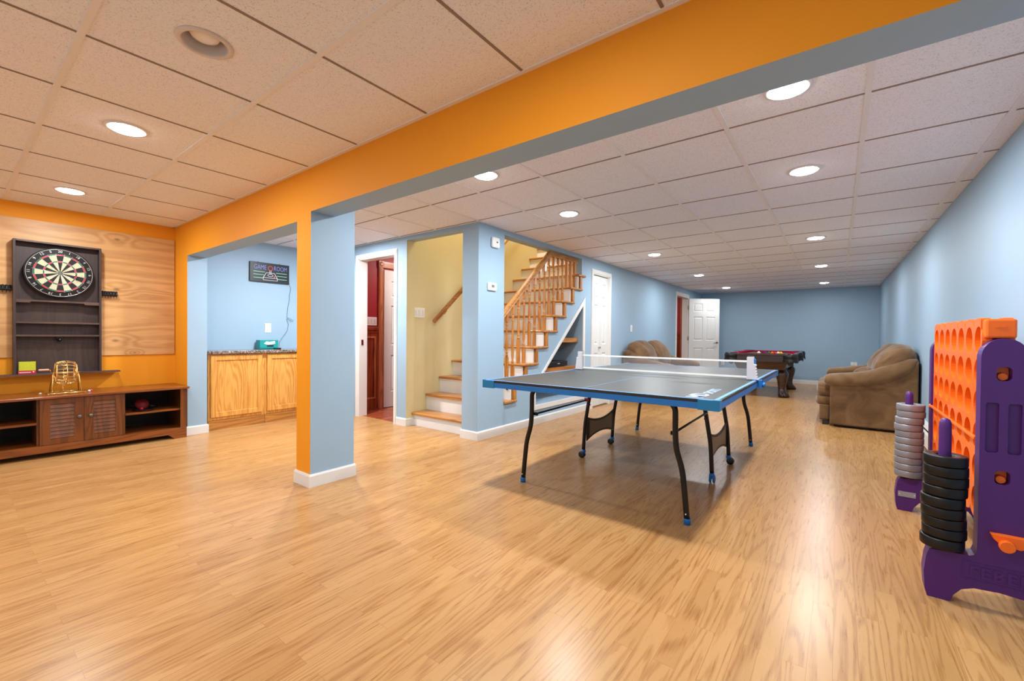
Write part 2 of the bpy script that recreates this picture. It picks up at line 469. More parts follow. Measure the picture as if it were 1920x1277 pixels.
# wall with the hall door and the stair opening
WD0, WD1 = 3.27, 3.39
o = MB().prism([(-5.8, 0), (-4.976, 0), (-4.976, 2.04), (-4.242, 2.04), (-4.242, 0), (-4.02, 0), (-4.02, 2.17), (-3.125, 2.17), (-3.125, 0), (-2.905, 0), (-2.905, CEIL+0.02), (-5.8, CEIL+0.02)], 'Y', WD0, WD1)
o = o.build('wall_doorway', ['blue', 'yellow', 'red']); struct(o)
paint(o, lambda c, n: (2 if c.x < -4.2 else 1) if n.y > 0.9 else (1 if (n.x > 0.9 and abs(c.x+4.02) < 0.01) else 0))
# stairs numbers
RUN, RISE, Z1, Y1 = 0.2195, 0.1975, 0.155, 3.35
def tz(k): return Z1+RISE*(k-1)
def ty(k): return Y1+RUN*(k-1)
def te(k): return 3.69+RUN*(k-1)
XW, XI = -2.905, -3.035
hole = [(3.69, tz(2)-0.03)]
for k in range(2, 10):
    hole.append((te(k), tz(k)-0.03)); hole.append((te(k), tz(k+1)-0.03))
hole += [(5.462, tz(10)-0.03), (5.462, 2.163), (3.69, 2.163)]
cub = [(4.31, 0.23), (5.49, 0.23), (5.49, 1.497), (4.31, 0.452)]
bif = [(5.82, 0.004), (6.385, 0.004), (6.385, 2.005), (5.82, 2.005)]
dr2 = [(9.96, 0.004), (10.86, 0.004), (10.86, 2.02), (9.96, 2.02)]
o = MB().prism([(WD1, 0), (12.15, 0), (12.15, CEIL+0.02), (WD1, CEIL+0.02)], 'X', XI, XW, holes=[hole, cub, bif, dr2])
o.box(XI, XW, WD0, WD1, 0, CEIL+0.02) if False else None
o = o.build('wall_stairside', ['blue', 'yellow', 'red']); struct(o)
paint(o, lambda c, n: ((2 if c.y > 7 else 1) if n.x < -0.9 else 0))
struct(MB().box(-3.1, 0.9, 12.15, 12.27, 0, CEIL+0.02).build('wall_far', 'blue'))
o = MB().prism([(0.80, -3.0), (0.765, 3.0), (0.70, 12.2), (0.82, 12.2), (0.90, 3.0), (0.92, -3.0)], 'Z', 0, CEIL+0.02)
struct(o.build('wall_right', 'blue'))
for i_, (a_, b_) in enumerate(((5.82, 6.385), (9.96, 10.86))):
    struct(MB().box(XI-0.01, XW, a_, b_, 0.0, 0.006).build('floor_threshold', 'floor'))
# stairwell shaft
struct(MB().box(-4.15, -4.03, WD1, 8.2, 0, 4.7).build('wall_stairwell_left', ['yellow']))
o = struct(MB().box(XI, XW, WD0, 8.2, CEIL+0.021, 4.7).build('wall_stairwell_right', 'yellow'))
struct(MB().box(-4.15, XI, WD0, WD1, CEIL+0.021, 4.7).build('wall_stairwell_front', 'yellow'))
struct(MB().box(-4.15, XI, 8.2, 8.3, 2.6, 4.7).build('wall_stairwell_back', 'yellow'))
struct(MB().box(-4.15, XI, WD0, 8.3, 4.7, 4.8).build('ceiling_stairwell', 'yellow'))
struct(MB().box(-4.03, XI, 6.24, 8.2, 2.60, 2.72).build('floor_upper', 'oak_y'))

# hall behind the first door
o = MB().box(-5.37, -5.25, WD1, 6.2, 0, 2.3).build('wall_hall_left', 'red'); struct(o)
struct(MB().box(-5.37, -4.15, 6.2, 6.3, 0, 2.3).build('wall_hall_back', 'red'))
struct(MB().box(-4.17, -4.151, WD1, 6.2, 0, 2.3).build('wall_hall_right', 'red'))
struct(MB().box(-5.37, -4.15, WD1, 6.2, 2.3, 2.36).build('ceiling_hall', 'white'))
# room behind the far door
struct(MB().box(-4.6, XI, 11.1, 11.2, 0, 2.3).build('wall_backroom_far', 'red'))
struct(MB().box(-4.7, -4.6, 9.0, 11.2, 0, 2.3).build('wall_backroom_left', 'red'))
struct(MB().box(-4.7, XI, 8.9, 9.0, 0, 2.3).build('wall_backroom_near', 'red'))
struct(MB().box(-4.7, XI, 8.9, 11.2, 2.3, 2.36).build('ceiling_backroom', 'white'))
struct(MB().box(-4.7, XI+0.1, 9.0, 11.1, 0.0, 0.005).build('floor_backroom', 'floor_red'))
o = MB().box(-4.6, -3.13, 11.08, 11.1, 0, 1.12); o.box(-4.6, -3.13, 11.06, 11.1, 1.12, 1.17)
struct(o.build('trim_1', 'cherry'))
struct(MB().box(-3.13, XI-0.005, 11.05, 11.1, 0, 2.2).build('trim_2', 'cherry_light'))

# ceiling with cut-outs for the can lights
xs_long = [-5.8, -5.33, -4.72, -4.11, -3.51, -2.891, -2.323, -1.721, -1.103, -0.5055, 0.0956, 0.679, 0.79]
ys_long = [YB1, 1.99, 2.614, 3.240, 3.852, 4.469, 5.105]
while ys_long[-1] < 11.6: ys_long.append(ys_long[-1]+0.612)
ys_long.append(12.16)
xs_dart = [-5.8, -5.37, -4.76, -4.143, -3.548, -2.921, -2.341, -1.72, -1.11, -0.505, 0.10, 0.70, 0.80]
ys_dart = [-3.0, -2.73, -2.12, -1.51, -0.90, -0.285, 0.327, 0.941, YB0]
LIT_DART = [(-3.22, 0.634), (-5.0, 0.634)]
OFF_DART = [(-2.02, 0.634)]
LIT_LONG = [(-2.03, 2.354), (-2.03, 3.55), (-2.06, 6.0), (-2.07, 8.45), (-2.07, 10.9),
            (-0.202, 2.356), (-0.202, 3.566), (-0.22, 6.03), (-0.23, 8.4), (-0.245, 10.98)]
FILL_BACK = [(-0.80, 0.634), (-1.2, -1.2), (-3.22, -1.2), (-5.0, -1.2)]
FILL_ALC = [(-4.55, 2.55)]
HOLES = LIT_DART+OFF_DART+LIT_LONG+FILL_BACK+FILL_ALC
RH = 0.078
def ceil_cells(mb, xs, ys, skip):
    for i in range(len(xs)-1):
        for j in range(len(ys)-1):
            x0, x1, y0, y1 = xs[i], xs[i+1], ys[j], ys[j+1]
            if skip(0.5*(x0+x1), 0.5*(y0+y1)): continue
            hs = [h for h in HOLES if x0 < h[0] < x1 and y0 < h[1] < y1]
            poly = [(x0, y0), (x1, y0), (x1, y1), (x0, y1)]
            loops = [poly]+[[(h[0]+RH*math.cos(2*PI*k/32), h[1]+RH*math.sin(2*PI*k/32)) for k in range(32)] for h in hs]
            flat = [p for l in loops for p in l]
            vv = [mb.bm.verts.new((p[0], p[1], CEIL)) for p in flat]
            for t in tessellate_polygon([[Vector((p[0], p[1], 0)) for p in l] for l in loops]):
                mb._f([vv[q] for q in t])
mb = MB()
ceil_cells(mb, xs_dart, ys_dart, lambda x, y: False)
ceil_cells(mb, xs_long, ys_long, lambda x, y: x < -2.9 and y > 3.24)
ceiling = struct(mb.build('ceiling', 'tile'))
mb = MB()
for y in ys_dart[1:-1]: mb.box(-5.8, 0.8, y-0.012, y+0.012, CEIL-0.005, CEIL+0.001)
for x in xs_long[1:-1]:
    y1 = WD0 if x < -2.88 else 12.15
    mb.box(x-0.012, x+0.012, YB1, y1, CEIL-0.005, CEIL+0.001)
# wall angles
mb.box(-5.8, 0.8, YB0-0.022, YB0, CEIL-0.004, CEIL+0.001); mb.box(-5.8, -5.778, -3, YB0, CEIL-0.004, CEIL+0.001)
mb.box(-5.8, -2.9, WD0-0.02, WD0, CEIL-0.004, CEIL+0.001); mb.box(-2.905, -2.885, WD0, 12.15, CEIL-0.004, CEIL+0.001)
mb.box(-5.8, -5.78, YB1, WD0, CEIL-0.004, CEIL+0.001)
g = struct(mb.build('main_tees', 'tee', ceiling))
mb = MB()
for x in xs_dart[1:-1]: mb.box(x-0.006, x+0.006, -3, YB0, CEIL-0.0025, CEIL+0.001)
for y in ys_long[1:-1]:
    x0 = -5.8 if y < WD0 else -2.9
    mb.box(x0, 0.76, y-0.006, y+0.006, CEIL-0.0025, CEIL+0.001)
struct(mb.build('cross_joints', 'tee_dark', ceiling))

# baseboards
def base(name, pts, h=0.09, t=0.013):
    """pts: floor polyline; the board is on the left of the travel direction"""
    mb = MB()
    P = [Vector((a, b)) for a, b in pts]
    nrm = []
    for i in range(len(P)-1):
        d = (P[i+1]-P[i]).normalized(); nrm.append(Vector((-d.y, d.x)))
    outp = []
    for i, p in enumerate(P):
        if i == 0: outp.append(p+nrm[0]*t)
        elif i == len(P)-1: outp.append(p+nrm[-1]*t)
        else: outp.append(p+(nrm[i-1]+nrm[i])*t/(1+nrm[i-1].dot(nrm[i])))
    for i in range(len(P)-1):
        a, b, c, d = P[i], P[i+1], outp[i+1], outp[i]
        mid_d = d*0.55+a*0.45; mid_c = c*0.55+b*0.45
        lo = [mb.bm.verts.new((q.x, q.y, 0.0)) for q in (a, b, c, d)]
        m1 = [mb.bm.verts.new((q.x, q.y, h-0.012)) for q in (c, d)]
        hi = [mb.bm.verts.new((q.x, q.y, h)) for q in (a, b, mid_c, mid_d)]
        mb._f([lo[3], lo[2], m1[0], m1[1]]); mb._f([m1[1], m1[0], hi[2], hi[3]]); mb._f([hi[3], hi[2], hi[1], hi[0]])
        if i == 0: mb._f([lo[0], lo[3], m1[1], hi[3], hi[0]])
        if i == len(P)-2: mb._f([lo[1], lo[2], m1[0], hi[2], hi[1]])
    return struct(mb.build(name, 'white'))
base('baseboard_column', [(-3.11, YC1), (-3.11, YB0), (-2.918, YB0), (-2.918, YC1), (-3.11, YC1)][::-1])
base('baseboard_pilaster', [(-5.6, YB1), (-5.407, YB1), (-5.407, YB0), (-5.8, YB0)])
base('baseboard_left', [(-5.8, YB0), (-5.8, -3.0)])
base('baseboard_stairs', [(-4.03, 3.375), (-4.03, 3.27), (-4.19, 3.27)]) if False else None
base('baseboard_jamb', [(-4.188, WD0), (-4.022, WD0), (-4.022, 3.375)][::-1])
base('baseboard_stairside', [(-2.905, 5.782), (XW, WD0), (-3.125, WD0)][::1][::-1] if False else [(-3.125, WD0+0.1), (-3.125, WD0), (XW, WD0), (XW, 5.782)][::-1])
base('baseboard_long', [(XW, 9.89), (XW, 6.455)])
base('baseboard_far', [(0.70, 12.15), (XW, 12.15), (XW, 10.94)][::1])

# ------------------------------------------------------------------ ceiling lights
def can_light(x, y, label, lit=True, power=30.0, col=(0.96, 0.985, 1.0)):
    t = empty('recessed_downlight', (x, y, CEIL), label, 'ceiling light', 'recessed ceiling lights')
    mb = MB(); mb.lathe([(0.098, -0.001), (0.097, -0.005), (0.084, -0.008), (0.077, -0.006), (0.077, 0.004)], (x, y, CEIL), 'Z', 36, caps=False)
    # open ring
    mb.build('trim_ring', 'white' if lit else 'can', t)
    if lit:
        mb = MB(); mb.lathe([(0.0768, 0.001), (0.0768, -0.006), (0.07, -0.013), (0.045, -0.018), (0.0001, -0.020)], (x, y, CEIL), 'Z', 36)
        mb.build('lamp_disc', 'lamp', t)
        ld = bpy.data.lights.new('can_lamp', 'AREA'); ld.shape = 'DISK'; ld.size = 0.13; ld.energy = power; ld.color = col
        lo = bpy.data.objects.new('can_lamp', ld); C.objects.link(lo); lo.location = (0, 0, -0.022); lo.parent = t
    else:
        mb = MB(); mb.lathe([(0.077, 0.0), (0.070, 0.06), (0.066, 0.12), (0.0001, 0.121)], (x, y, CEIL), 'Z', 36, caps=False)
        mb.build('reflector', 'can', t)
        mb = MB(); mb.lathe([(0.0001, 0.008), (0.025, 0.011), (0.045, 0.020), (0.055, 0.036), (0.052, 0.055), (0.035, 0.085), (0.028, 0.118)], (x, y, CEIL), 'Z', 28)
        mb.build('bulb', 'bulb_off', t)
    return t
PW = 18.0
can_light(-2.02, 0.634, 'unlit recessed ceiling light, the only one switched off', lit=False)
can_light(-3.22, 0.634, 'lit recessed ceiling light beside the unlit one on the left side', power=PW*0.9, col=(0.90, 0.97, 1.0))
can_light(-5.0, 0.634, 'lit recessed ceiling light nearest the dartboard wall', power=PW*0.95, col=(0.90, 0.97, 1.0))
WHERE = ['touching the beam, nearest of its row', 'second from the beam', 'third from the beam', 'fourth from the beam', 'nearest the open white door']
WHER2 = ['cut off by the beam, nearest of the right row', 'second from the beam in the right row', 'third from the beam in the right row', 'fourth from the beam in the right row', 'nearest the far wall in the right row']
def pw(y): return PW*1.22*(1.0 if y < 5 else (1.1 if y < 7 else (0.85 if y < 9 else 0.42)))
for i, (x, y) in enumerate(LIT_LONG[:5]): can_light(x, y, 'lit light in the left row, '+WHERE[i], power=pw(y))
for i, (x, y) in enumerate(LIT_LONG[5:]): can_light(x, y, 'lit light, '+WHER2[i], power=pw(y))
for (x, y) in FILL_BACK: can_light(x, y, 'unseen recessed ceiling light added behind the viewpoint as fill', power=PW*0.55)  # out of view, added as fill for the near end of the room
can_light(-4.55, 2.55, 'unseen recessed ceiling light brightening the games alcove', power=PW*2.7)  # unseen fill lamp, extra strong to brighten the alcove wall
# unseen lamps added to light rooms beyond: upstairs landing, red hall, red back room
def lamp(name, loc, power, size, col=(1, 0.93, 0.82)):
    ld = bpy.data.lights.new(name, 'AREA'); ld.shape = 'DISK'; ld.size = size; ld.energy = power; ld.color = col
    lo = bpy.data.objects.new(name, ld); C.objects.link(lo); lo.location = loc
    return lo
lamp('upstairs_fill', (-3.5, 4.9, 4.6), 58, 0.5, (1, 0.97, 0.93))
lamp('hall_fill', (-4.7, 4.3, 2.28), 13, 0.25)
lamp('back_room_fill', (-3.9, 10.2, 2.28), 10, 0.25)
w = bpy.data.worlds.new('world'); bpy.context.scene.world = w; w.use_nodes = True
bg = w.node_tree.nodes['Background']; bg.inputs[0].default_value = (0.84, 0.92, 1.0, 1); bg.inputs[1].default_value = 0.85
vs = bpy.context.scene.view_settings
bpy.context.scene.display_settings.display_device = 'sRGB'
vs.view_transform = 'Standard'; vs.look = 'None'; vs.gamma = 1.0; vs.use_curve_mapping = False; vs.exposure = 0.12

# ------------------------------------------------------------------ staircase
st = empty('staircase', (-3.5, 3.35, 0), 'oak tread staircase with white risers climbing behind the blue corner wall', 'staircase')
XL, XR = -4.03, -2.872
for k in range(1, 14):
    y0 = ty(k); z = tz(k); y1 = te(k) if k < 10 else y0+0.28
    mb = MB()
    if k == 1:
        mb.box(XL, XI, y0, y0+0.26, z-0.03, z)
    elif k == 2:
        mb.prism([(XL, y0), (XI, y0), (XI, 3.69), (XR, 3.69), (XR, y1), (XL, y1)], 'Z', z-0.03, z)
    elif k < 10:
        mb.prism([(XL, y0), (XR, y0), (XR, y1), (XI, y1), (XI, y0+0.27), (XL, y0+0.27)], 'Z', z-0.03, z)
    elif k == 10:
        mb.prism([(XL, y0), (XR, y0), (XR, y0+0.215), (XW+0.001, y0+0.215), (XW+0.001, 5.461), (XI, 5.461), (XI, y0+0.26), (XL, y0+0.26)], 'Z', z-0.03, z)
    else:
        mb.box(XL, XI, y0, y0+0.26, z-0.03, z)
    mb.build('tread', 'oak', st, bevel=0.012, segs=3)
    mb = MB(); yr = y0+0.03
    xr = XI if (k < 3 or k > 10) else XW-0.002
    zb = 0.0 if k == 1 else tz(k-1)-0.002
    mb.box(XL, xr, yr, yr+0.02, zb, z-0.03)
    if k == 1: mb.box(XL, xr, yr-0.011, yr, 0.0, 0.075)
    else: mb.box(XL, xr, yr-0.012, yr, z-0.046, z-0.03)
    mb.build('riser', 'white', st)
for k in range(2, 10):
    # oak return that closes the wall edge between two treads
    mb = MB(); y1 = te(k)
    mb.box(XI+0.02, XR-0.012, y1-0.052, y1-0.004, tz(k), tz(k+1)-0.03)
    mb.build('end_trim', 'oak_z', st, bevel=0.004)
mb = MB(); mb.box(XL, XI, 6.15, 6.24, 2.3, 2.69); mb.build('riser', 'white', st)

# balustrade
ba = empty('balustrade', (-2.96, 3.7, 0.3), 'turned oak balusters and handrail on the open side of the stairs', 'balustrade')
XB = -2.965
def rail_z(y): return 1.255+0.862*(y-3.69)
mb = MB()
def rail_sweep(mb, pts, x):
    prof = [(-0.024, -0.030), (0.024, -0.030), (0.021, -0.010), (0.030, 0.004), (0.026, 0.022), (0.0, 0.031), (-0.026, 0.022), (-0.030, 0.004), (-0.021, -0.010)]
    rings = []
    for i, (y, z) in enumerate(pts):
        if i == 0: d = Vector((pts[1][0]-y, pts[1][1]-z))
        elif i == len(pts)-1: d = Vector((y-pts[i-1][0], z-pts[i-1][1]))
        else: d = Vector((pts[i+1][0]-pts[i-1][0], pts[i+1][1]-pts[i-1][1]))
        d.normalize(); nn = Vector((-d.y, d.x))
        rings.append([mb.bm.verts.new((x+a, y+nn.x*b, z+nn.y*b)) for a, b in prof])
    n = len(prof)
    for i in range(len(rings)-1):
        for k in range(n): mb._f([rings[i][k], rings[i][(k+1) % n], rings[i+1][(k+1) % n], rings[i+1][k]])
    mb._f(rings[0]); mb._f(list(reversed(rings[-1])))
rail_sweep(mb, [(3.62, rail_z(3.62)), (4.695, rail_z(4.695))], XB)
mb.build('handrail', 'oak_y', ba)
mb = MB(); rail_sweep(mb, [(4.68, 2.122), (5.40, 2.122)], XB); mb.build('level_rail', 'oak_y', ba)
bal_y = [3.822+0.1098*i for i in range(15)]
for i, y in enumerate(bal_y):
    k = 1
    while ty(k+1) < y-0.005 and k < 9: k += 1
    zb = tz(k); zt = min(rail_z(y)-0.03, 2.10)
    H = zt-zb; lo = 0.17+0.11*(1-(i % 2)); up = 0.12
    mb = MB(); r = 0.0165
    if H < 0.62: lo, up = 0.10, 0.08
    if H < 0.40:
        mb.box(XB-r, XB+r, y-r, y+r, zb, zt); mb.build('baluster', 'oak_z', ba); continue
    mb.box(XB-r, XB+r, y-r, y+r, zb, zb+lo)
    tk = H-lo-up
    prof = [(0.011, 0), (0.017, 0.012), (0.017, 0.022), (0.010, 0.034), (0.016, 0.046), (0.016, 0.054), (0.010, 0.066), (0.0165, 0.12*tk+0.05), (0.018, 0.24*tk+0.05), (0.013, 0.55*tk), (0.0095, tk-0.09), (0.015, tk-0.075), (0.015, tk-0.066), (0.0095, tk-0.05), (0.0155, tk-0.036), (0.0155, tk-0.026), (0.010, tk-0.012), (0.013, tk)]
    mb.lathe(prof, (XB, y, zb+lo), 'Z', 12)
    mb.box(XB-r, XB+r, y-r, y+r, zb+H-up, zb+H)
    mb.build('baluster', 'oak_z', ba)

# wall handrail inside the stairwell
wr = empty('wall_handrail', (-3.95, 3.64, 1.2), 'oak handrail on the yellow stairwell wall', 'handrail')
mb = MB(); mb.tube([(-3.955, 3.64, 1.235), (-3.955, 6.3, 1.235+0.872*2.66)], [0.026, 0.026], 12); mb.build('rail', 'oak_y', wr)
for y in (3.85, 4.62):
    z = 1.235+0.872*(y-3.64)
    mb = MB(); mb.tube([(-4.03, y, z-0.07), (-3.985, y, z-0.075), (-3.957, y, z-0.045), (-3.957, y, z-0.02)], 0.006, 8)
    mb.lathe([(0.022, 0), (0.022, 0.006), (0.0001, 0.008)], (-4.03, y, z-0.07), 'X', 14); mb.build('bracket', 'nickel', wr)
KZ = tz(3)-0.03
mb = MB(); mb.lathe([(0.0001, -0.058), (0.014, -0.056), (0.010, -0.042), (0.006, -0.032), (0.013, -0.018), (0.013, -0.010), (0.008, 0.0)], (-2.95, 3.815, KZ), 'Z', 14)
tag(mb.build('latch_knob', 'black'), 'small black knob hanging under the stair tread beside the table corner', 'knob')

# ------------------------------------------------------------------ cubby under the stairs
mb = MB()
def strip(p, q, w, z0=XW, z1=XW+0.016):
    pass
outer = [(4.243, 0.175), (5.552, 0.175), (5.552, 1.625), (4.243, 0.437)]
mb.prism(outer, 'X', XW, XW+0.018, holes=[[(4.302, 0.236), (5.492, 0.236), (5.492, 1.50), (4.302, 0.455)]])
struct(mb.build('trim_3', 'white', bevel=0.004))
# lining of the recess
mb = MB(); D = -3.85
mb.prism([(4.2, 0.1), (5.52, 0.1), (5.52, 1.60), (4.2, 0.40)], 'X', D-0.02, D)   # back
mb.box(D, XI, 5.492, 5.52, 0.1, 1.60)                  # right side
mb.box(D, XI, 4.2, 5.52, 0.16, 0.229)                  # floor
mb.box(D, XI, 4.20, 4.30, 0.16, 0.46)
struct(mb.build('wall_cubby', 'blue'))
mb = MB(); mb.prism([(4.22, 0.40), (5.55, 1.61), (5.55, 1.66), (4.22, 0.45)], 'X', D, XI)
struct(mb.build('ceiling_cubby', 'blue'))
def shelf(z0, z1, label):
    yl = 4.31+(z0-0.44)/0.908
    mb = MB(); mb.prism([(yl+0.02, z0), (5.485, z0), (5.485, z1), (yl+0.02+(z1-z0)/0.908, z1)], 'X', D, -2.965)
    return tag(mb.build('oak_shelf', 'oak_y', bevel=0.003), label, 'shelf', 'oak shelves under the stairs')
shelf(0.60, 0.652, 'lower oak shelf in the triangular recess, carrying the black box')
shelf(0.985, 1.045, 'upper oak shelf in the triangular recess, empty and short')
cb = empty('set_top_box', (-3.15, 5.0, 0.652), 'flat black electronics box on the lower shelf under the stairs', 'electronics box')
MB().box(-3.36, -3.02, 4.80, 5.285, 0.66, 0.728).build('body', 'black', cb, bevel=0.006)
for a in (-3.33, -3.05):
    for b in (4.85, 5.24): MB().lathe([(0.012, 0), (0.012, 0.008)], (a, b, 0.652), 'Z', 10).build('foot', 'black', cb)
mb = MB()
for b in (5.02, 5.045, 5.065): mb.box(-3.0205, -3.018, b, b+0.008, 0.69, 0.702)
mb.build('display', 'signwhite', cb)
mb = MB(); mb.pillow((-3.25, 4.62, 0.262), (0.13, 0.16, 0.035), 0.7, (18, 10), 0.03, 9)
tag(mb.build('folded_cloth', 'ttcap'), 'dark blue cloth lying on the floor of the recess under the stairs', 'cloth')

# ------------------------------------------------------------------ doors
def casing(name, axis, c, face, w, h, out, cw=0.058, t=0.016, jamb=0.13, mat='white', base=0.0):
    """door casing; axis 'X': wall runs along x at y=face, out=-1 -> towards -y. c = opening (a0, a1)"""
    mb = MB(); a0, a1 = c
    U = [(a0-cw, base), (a0, base), (a0, h), (a1, h), (a1, base), (a1+cw, base), (a1+cw, h+cw), (a0-cw, h+cw)]
    U2 = [(a0-cw*0.8, base), (a0-0.012, base), (a0-0.012, h+0.012), (a1+0.012, h+0.012), (a1+0.012, base), (a1+cw*0.8, base), (a1+cw*0.8, h+cw*0.8), (a0-cw*0.8, h+cw*0.8)]
    if axis == 'X':
        mb.prism(U, 'Y', face, face+out*t*0.6); mb.prism(U2, 'Y', face+out*t*0.6, face+out*t)
        mb.box(a0, a0+0.012, face, face-out*jamb, base, h); mb.box(a1-0.012, a1, face, face-out*jamb, base, h); mb.box(a0, a1, face, face-out*jamb, h-0.012, h)
    else:
        mb.prism(U, 'X', face, face+out*t*0.6); mb.prism(U2, 'X', face+out*t*0.6, face+out*t)
        mb.box(face, face-out*jamb, a0, a0+0.012, base, h); mb.box(face, face-out*jamb, a1-0.012, a1, base, h); mb.box(face, face-out*jamb, a0, a1, h-0.012, h)
    return struct(mb.build(name, mat))
casing('trim_4', 'X', (-4.976, -4.242), WD0, 0, 2.04, -1, cw=0.055, jamb=0.12)
casing('trim_5', 'Y', (5.82, 6.385), XW, 0, 2.005, 1, cw=0.06)
casing('trim_6', 'Y', (9.96, 10.86), XW, 0, 2.02, 1, cw=0.07)
mb = MB(); mb.box(-4.963, -4.959, 3.30, 3.33, 0.93, 1.0)
struct(mb.build('strike_plate', 'nickel'))

def panel_door(name, w, h, cols, rows, mat='whitedoor', t=0.035):
    """local: hinge at x=0, runs +x, centred on y=0, z from 0; rows: list of (z0, z1); cols: list of (x0, x1)"""
    mb = MB()
    holes = [[(c0, r0), (c1, r0), (c1, r1), (c0, r1)] for c0, c1 in cols for r0, r1 in rows]
    mb.prism([(0, 0), (w, 0), (w, h), (0, h)], 'Y', -t/2, t/2, holes=holes)
    for c0, c1 in cols:
        for r0, r1 in rows:
            for sgn in (-1, 1):
                y0 = sgn*t/2; y1 = sgn*(t/2-0.011); i = 0.014; j = 0.038
                L = [[mb.bm.verts.new(p) for p in ((c0+d, y, r0+d), (c1-d, y, r0+d), (c1-d, y, r1-d), (c0+d, y, r1-d))] for d, y in ((0, y0), (i, y1), (i+0.01, y1), (j, y0-sgn*0.002))]
                for a, b in zip(L[:-1], L[1:]):
                    for k in range(4): mb._f([a[k], a[(k+1) % 4], b[(k+1) % 4], b[k]])
                mb._f(L[-1])
    return mb
# bifold closet door (two leaves)
bd = empty('door_1', (XW-0.03, 5.83, 0), 'white folding closet door with raised panels in the long blue wall', 'door'); bd['kind'] = 'structure'
for i in range(2):
    w = 0.268
    mb = panel_door('leaf', w, 1.965, [(0.075, w-0.06)], [(0.14, 0.80), (0.93, 1.53), (1.63, 1.86)], t=0.03)
    mat4 = Matrix.Translation((XW-0.035, 5.835+i*0.272, 0.018)) @ Matrix.Rotation(PI/2, 4, 'Z')
    bmesh.ops.transform(mb.bm, matrix=mat4, verts=mb.bm.verts)
    lf = mb.build('door_leaf', 'whitedoor', bd)
    if i == 0:
        kb = MB().lathe([(0.0001, 0.034), (0.014, 0.03), (0.016, 0.022), (0.008, 0.01), (0.010, 0.0)], (XW-0.02, 5.835+0.23, 0.90), 'X', 16); kb.build('knob', 'nickel', lf)
mb = MB(); mb.box(XW-0.06, XW-0.02, 5.833, 6.373, 1.985, 1.993); mb.build('track', 'darkgap', bd)
# open six-panel door at the end of the long wall
W2 = 0.76
d2 = empty('door_2', (XW+0.012, 10.865, 0), 'white six-panel door standing open into the room by the far corner', 'door', rotz=0); d2['kind'] = 'structure'
ang = math.atan2(0.50, 0.565)
mb = panel_door('leaf', W2, 1.985, [(0.11, 0.345), (0.425, 0.66)], [(0.22, 0.80), (0.98, 1.55), (1.67, 1.87)])
m4 = Matrix.Translation((XW+0.022, 10.872, 0.012)) @ Matrix.Rotation(ang, 4, 'Z')
bmesh.ops.transform(mb.bm, matrix=m4, verts=mb.bm.verts)
lf = mb.build('door_leaf', 'whitedoor', d2)
for sg in (-1, 1):
    mb = MB(); mb.lathe([(0.026, 0), (0.026, 0.006*sg), (0.010, 0.012*sg), (0.010, 0.038*sg), (0.018, 0.042*sg), (0.0001, 0.048*sg)], (0.70, sg*0.0175, 0.93), 'Y', 18)
    mb.tube([(0.70, sg*0.052, 0.93), (0.67, sg*0.055, 0.932), (0.62, sg*0.052, 0.925), (0.60, sg*0.05, 0.918)], [0.009, 0.008, 0.007, 0.005], 8)
    bmesh.ops.transform(mb.bm, matrix=m4, verts=mb.bm.verts); mb.build('handle', 'nickel', lf)
for z in (0.25, 1.0, 1.74):
    mb = MB(); mb.lathe([(0.008, 0), (0.008, 0.09)], (XW+0.014, 10.862, z), 'Z', 10); mb.box(XW-0.03, XW+0.012, 10.850, 10.853, z, z+0.09)
    mb.box(XW+0.001, XW+0.018, 10.845, 10.862, z, z+0.09)
    mb.build('hinge', 'brass', d2)

# ------------------------------------------------------------------ hall behind the near doorway: wainscot, inner door
HX = -5.25
mb = MB()
mb.prism([(3.40, 0.0), (3.752, 0.0), (3.752, 1.13), (3.40, 1.13)], 'X', HX, HX+0.012, holes=[[(3.44, 0.16), (3.715, 0.16), (3.715, 1.04), (3.44, 1.04)]])
mb.box(HX, HX+0.004, 3.43, 3.72, 0.15, 1.05)
mb.box(HX, HX+0.02, 3.40, 3.752, 0.0, 0.02)
struct(mb.build('trim_7', 'cherry'))
mb = MB(); mb.prism([(3.44, 0.16), (3.715, 0.16), (3.715, 1.04), (3.44, 1.04)], 'X', HX+0.004, HX+0.018, holes=[[(3.462, 0.182), (3.693, 0.182), (3.693, 1.018), (3.462, 1.018)]])
struct(mb.build('trim_8', 'cherry_light', bevel=0.004))
mb = MB(); mb.box(HX, HX+0.035, 3.40, 3.752, 1.13, 1.175); mb.box(HX, HX+0.022, 3.40, 3.752, 1.09, 1.13)
struct(mb.build('trim_9', 'cherry', bevel=0.006))
mb = MB(); mb.box(HX, HX+0.022, 3.762, 3.835, 0, 2.03); mb.box(HX+0.022, HX+0.028, 3.775, 3.822, 0, 2.03)
struct(mb.build('trim_10', 'cherry_light'))
mb = MB(); mb.box(HX, HX+0.03, 3.755, 3.845, 2.03, 2.125); mb.lathe([(0.034, 0), (0.034, 0.006), (0.027, 0.003), (0.020, 0.009), (0.0001, 0.006)], (HX+0.03, 3.80, 2.078), 'X', 24)
struct(mb.build('trim_11', 'cherry_light', bevel=0.003))
mb = MB(); mb.box(HX, HX+0.022, 3.845, 4.80, 2.03, 2.12); struct(mb.build('trim_12', 'cherry_y'))
hd = empty('door_3', (HX, 3.86, 0), 'white panelled door seen through the near doorway, beside dark wood trim', 'door'); hd['kind'] = 'structure'
mb = panel_door('leaf', 0.76, 1.99, [(0.12, 0.345), (0.425, 0.64)], [(0.22, 0.76), (0.90, 1.48), (1.60, 1.84)])
bmesh.ops.transform(mb.bm, matrix=Matrix.Translation((HX+0.0, 3.855, 0.012)) @ Matrix.Rotation(PI/2, 4, 'Z'), verts=mb.bm.verts)
mb.build('door_leaf', 'whitedoor', hd)

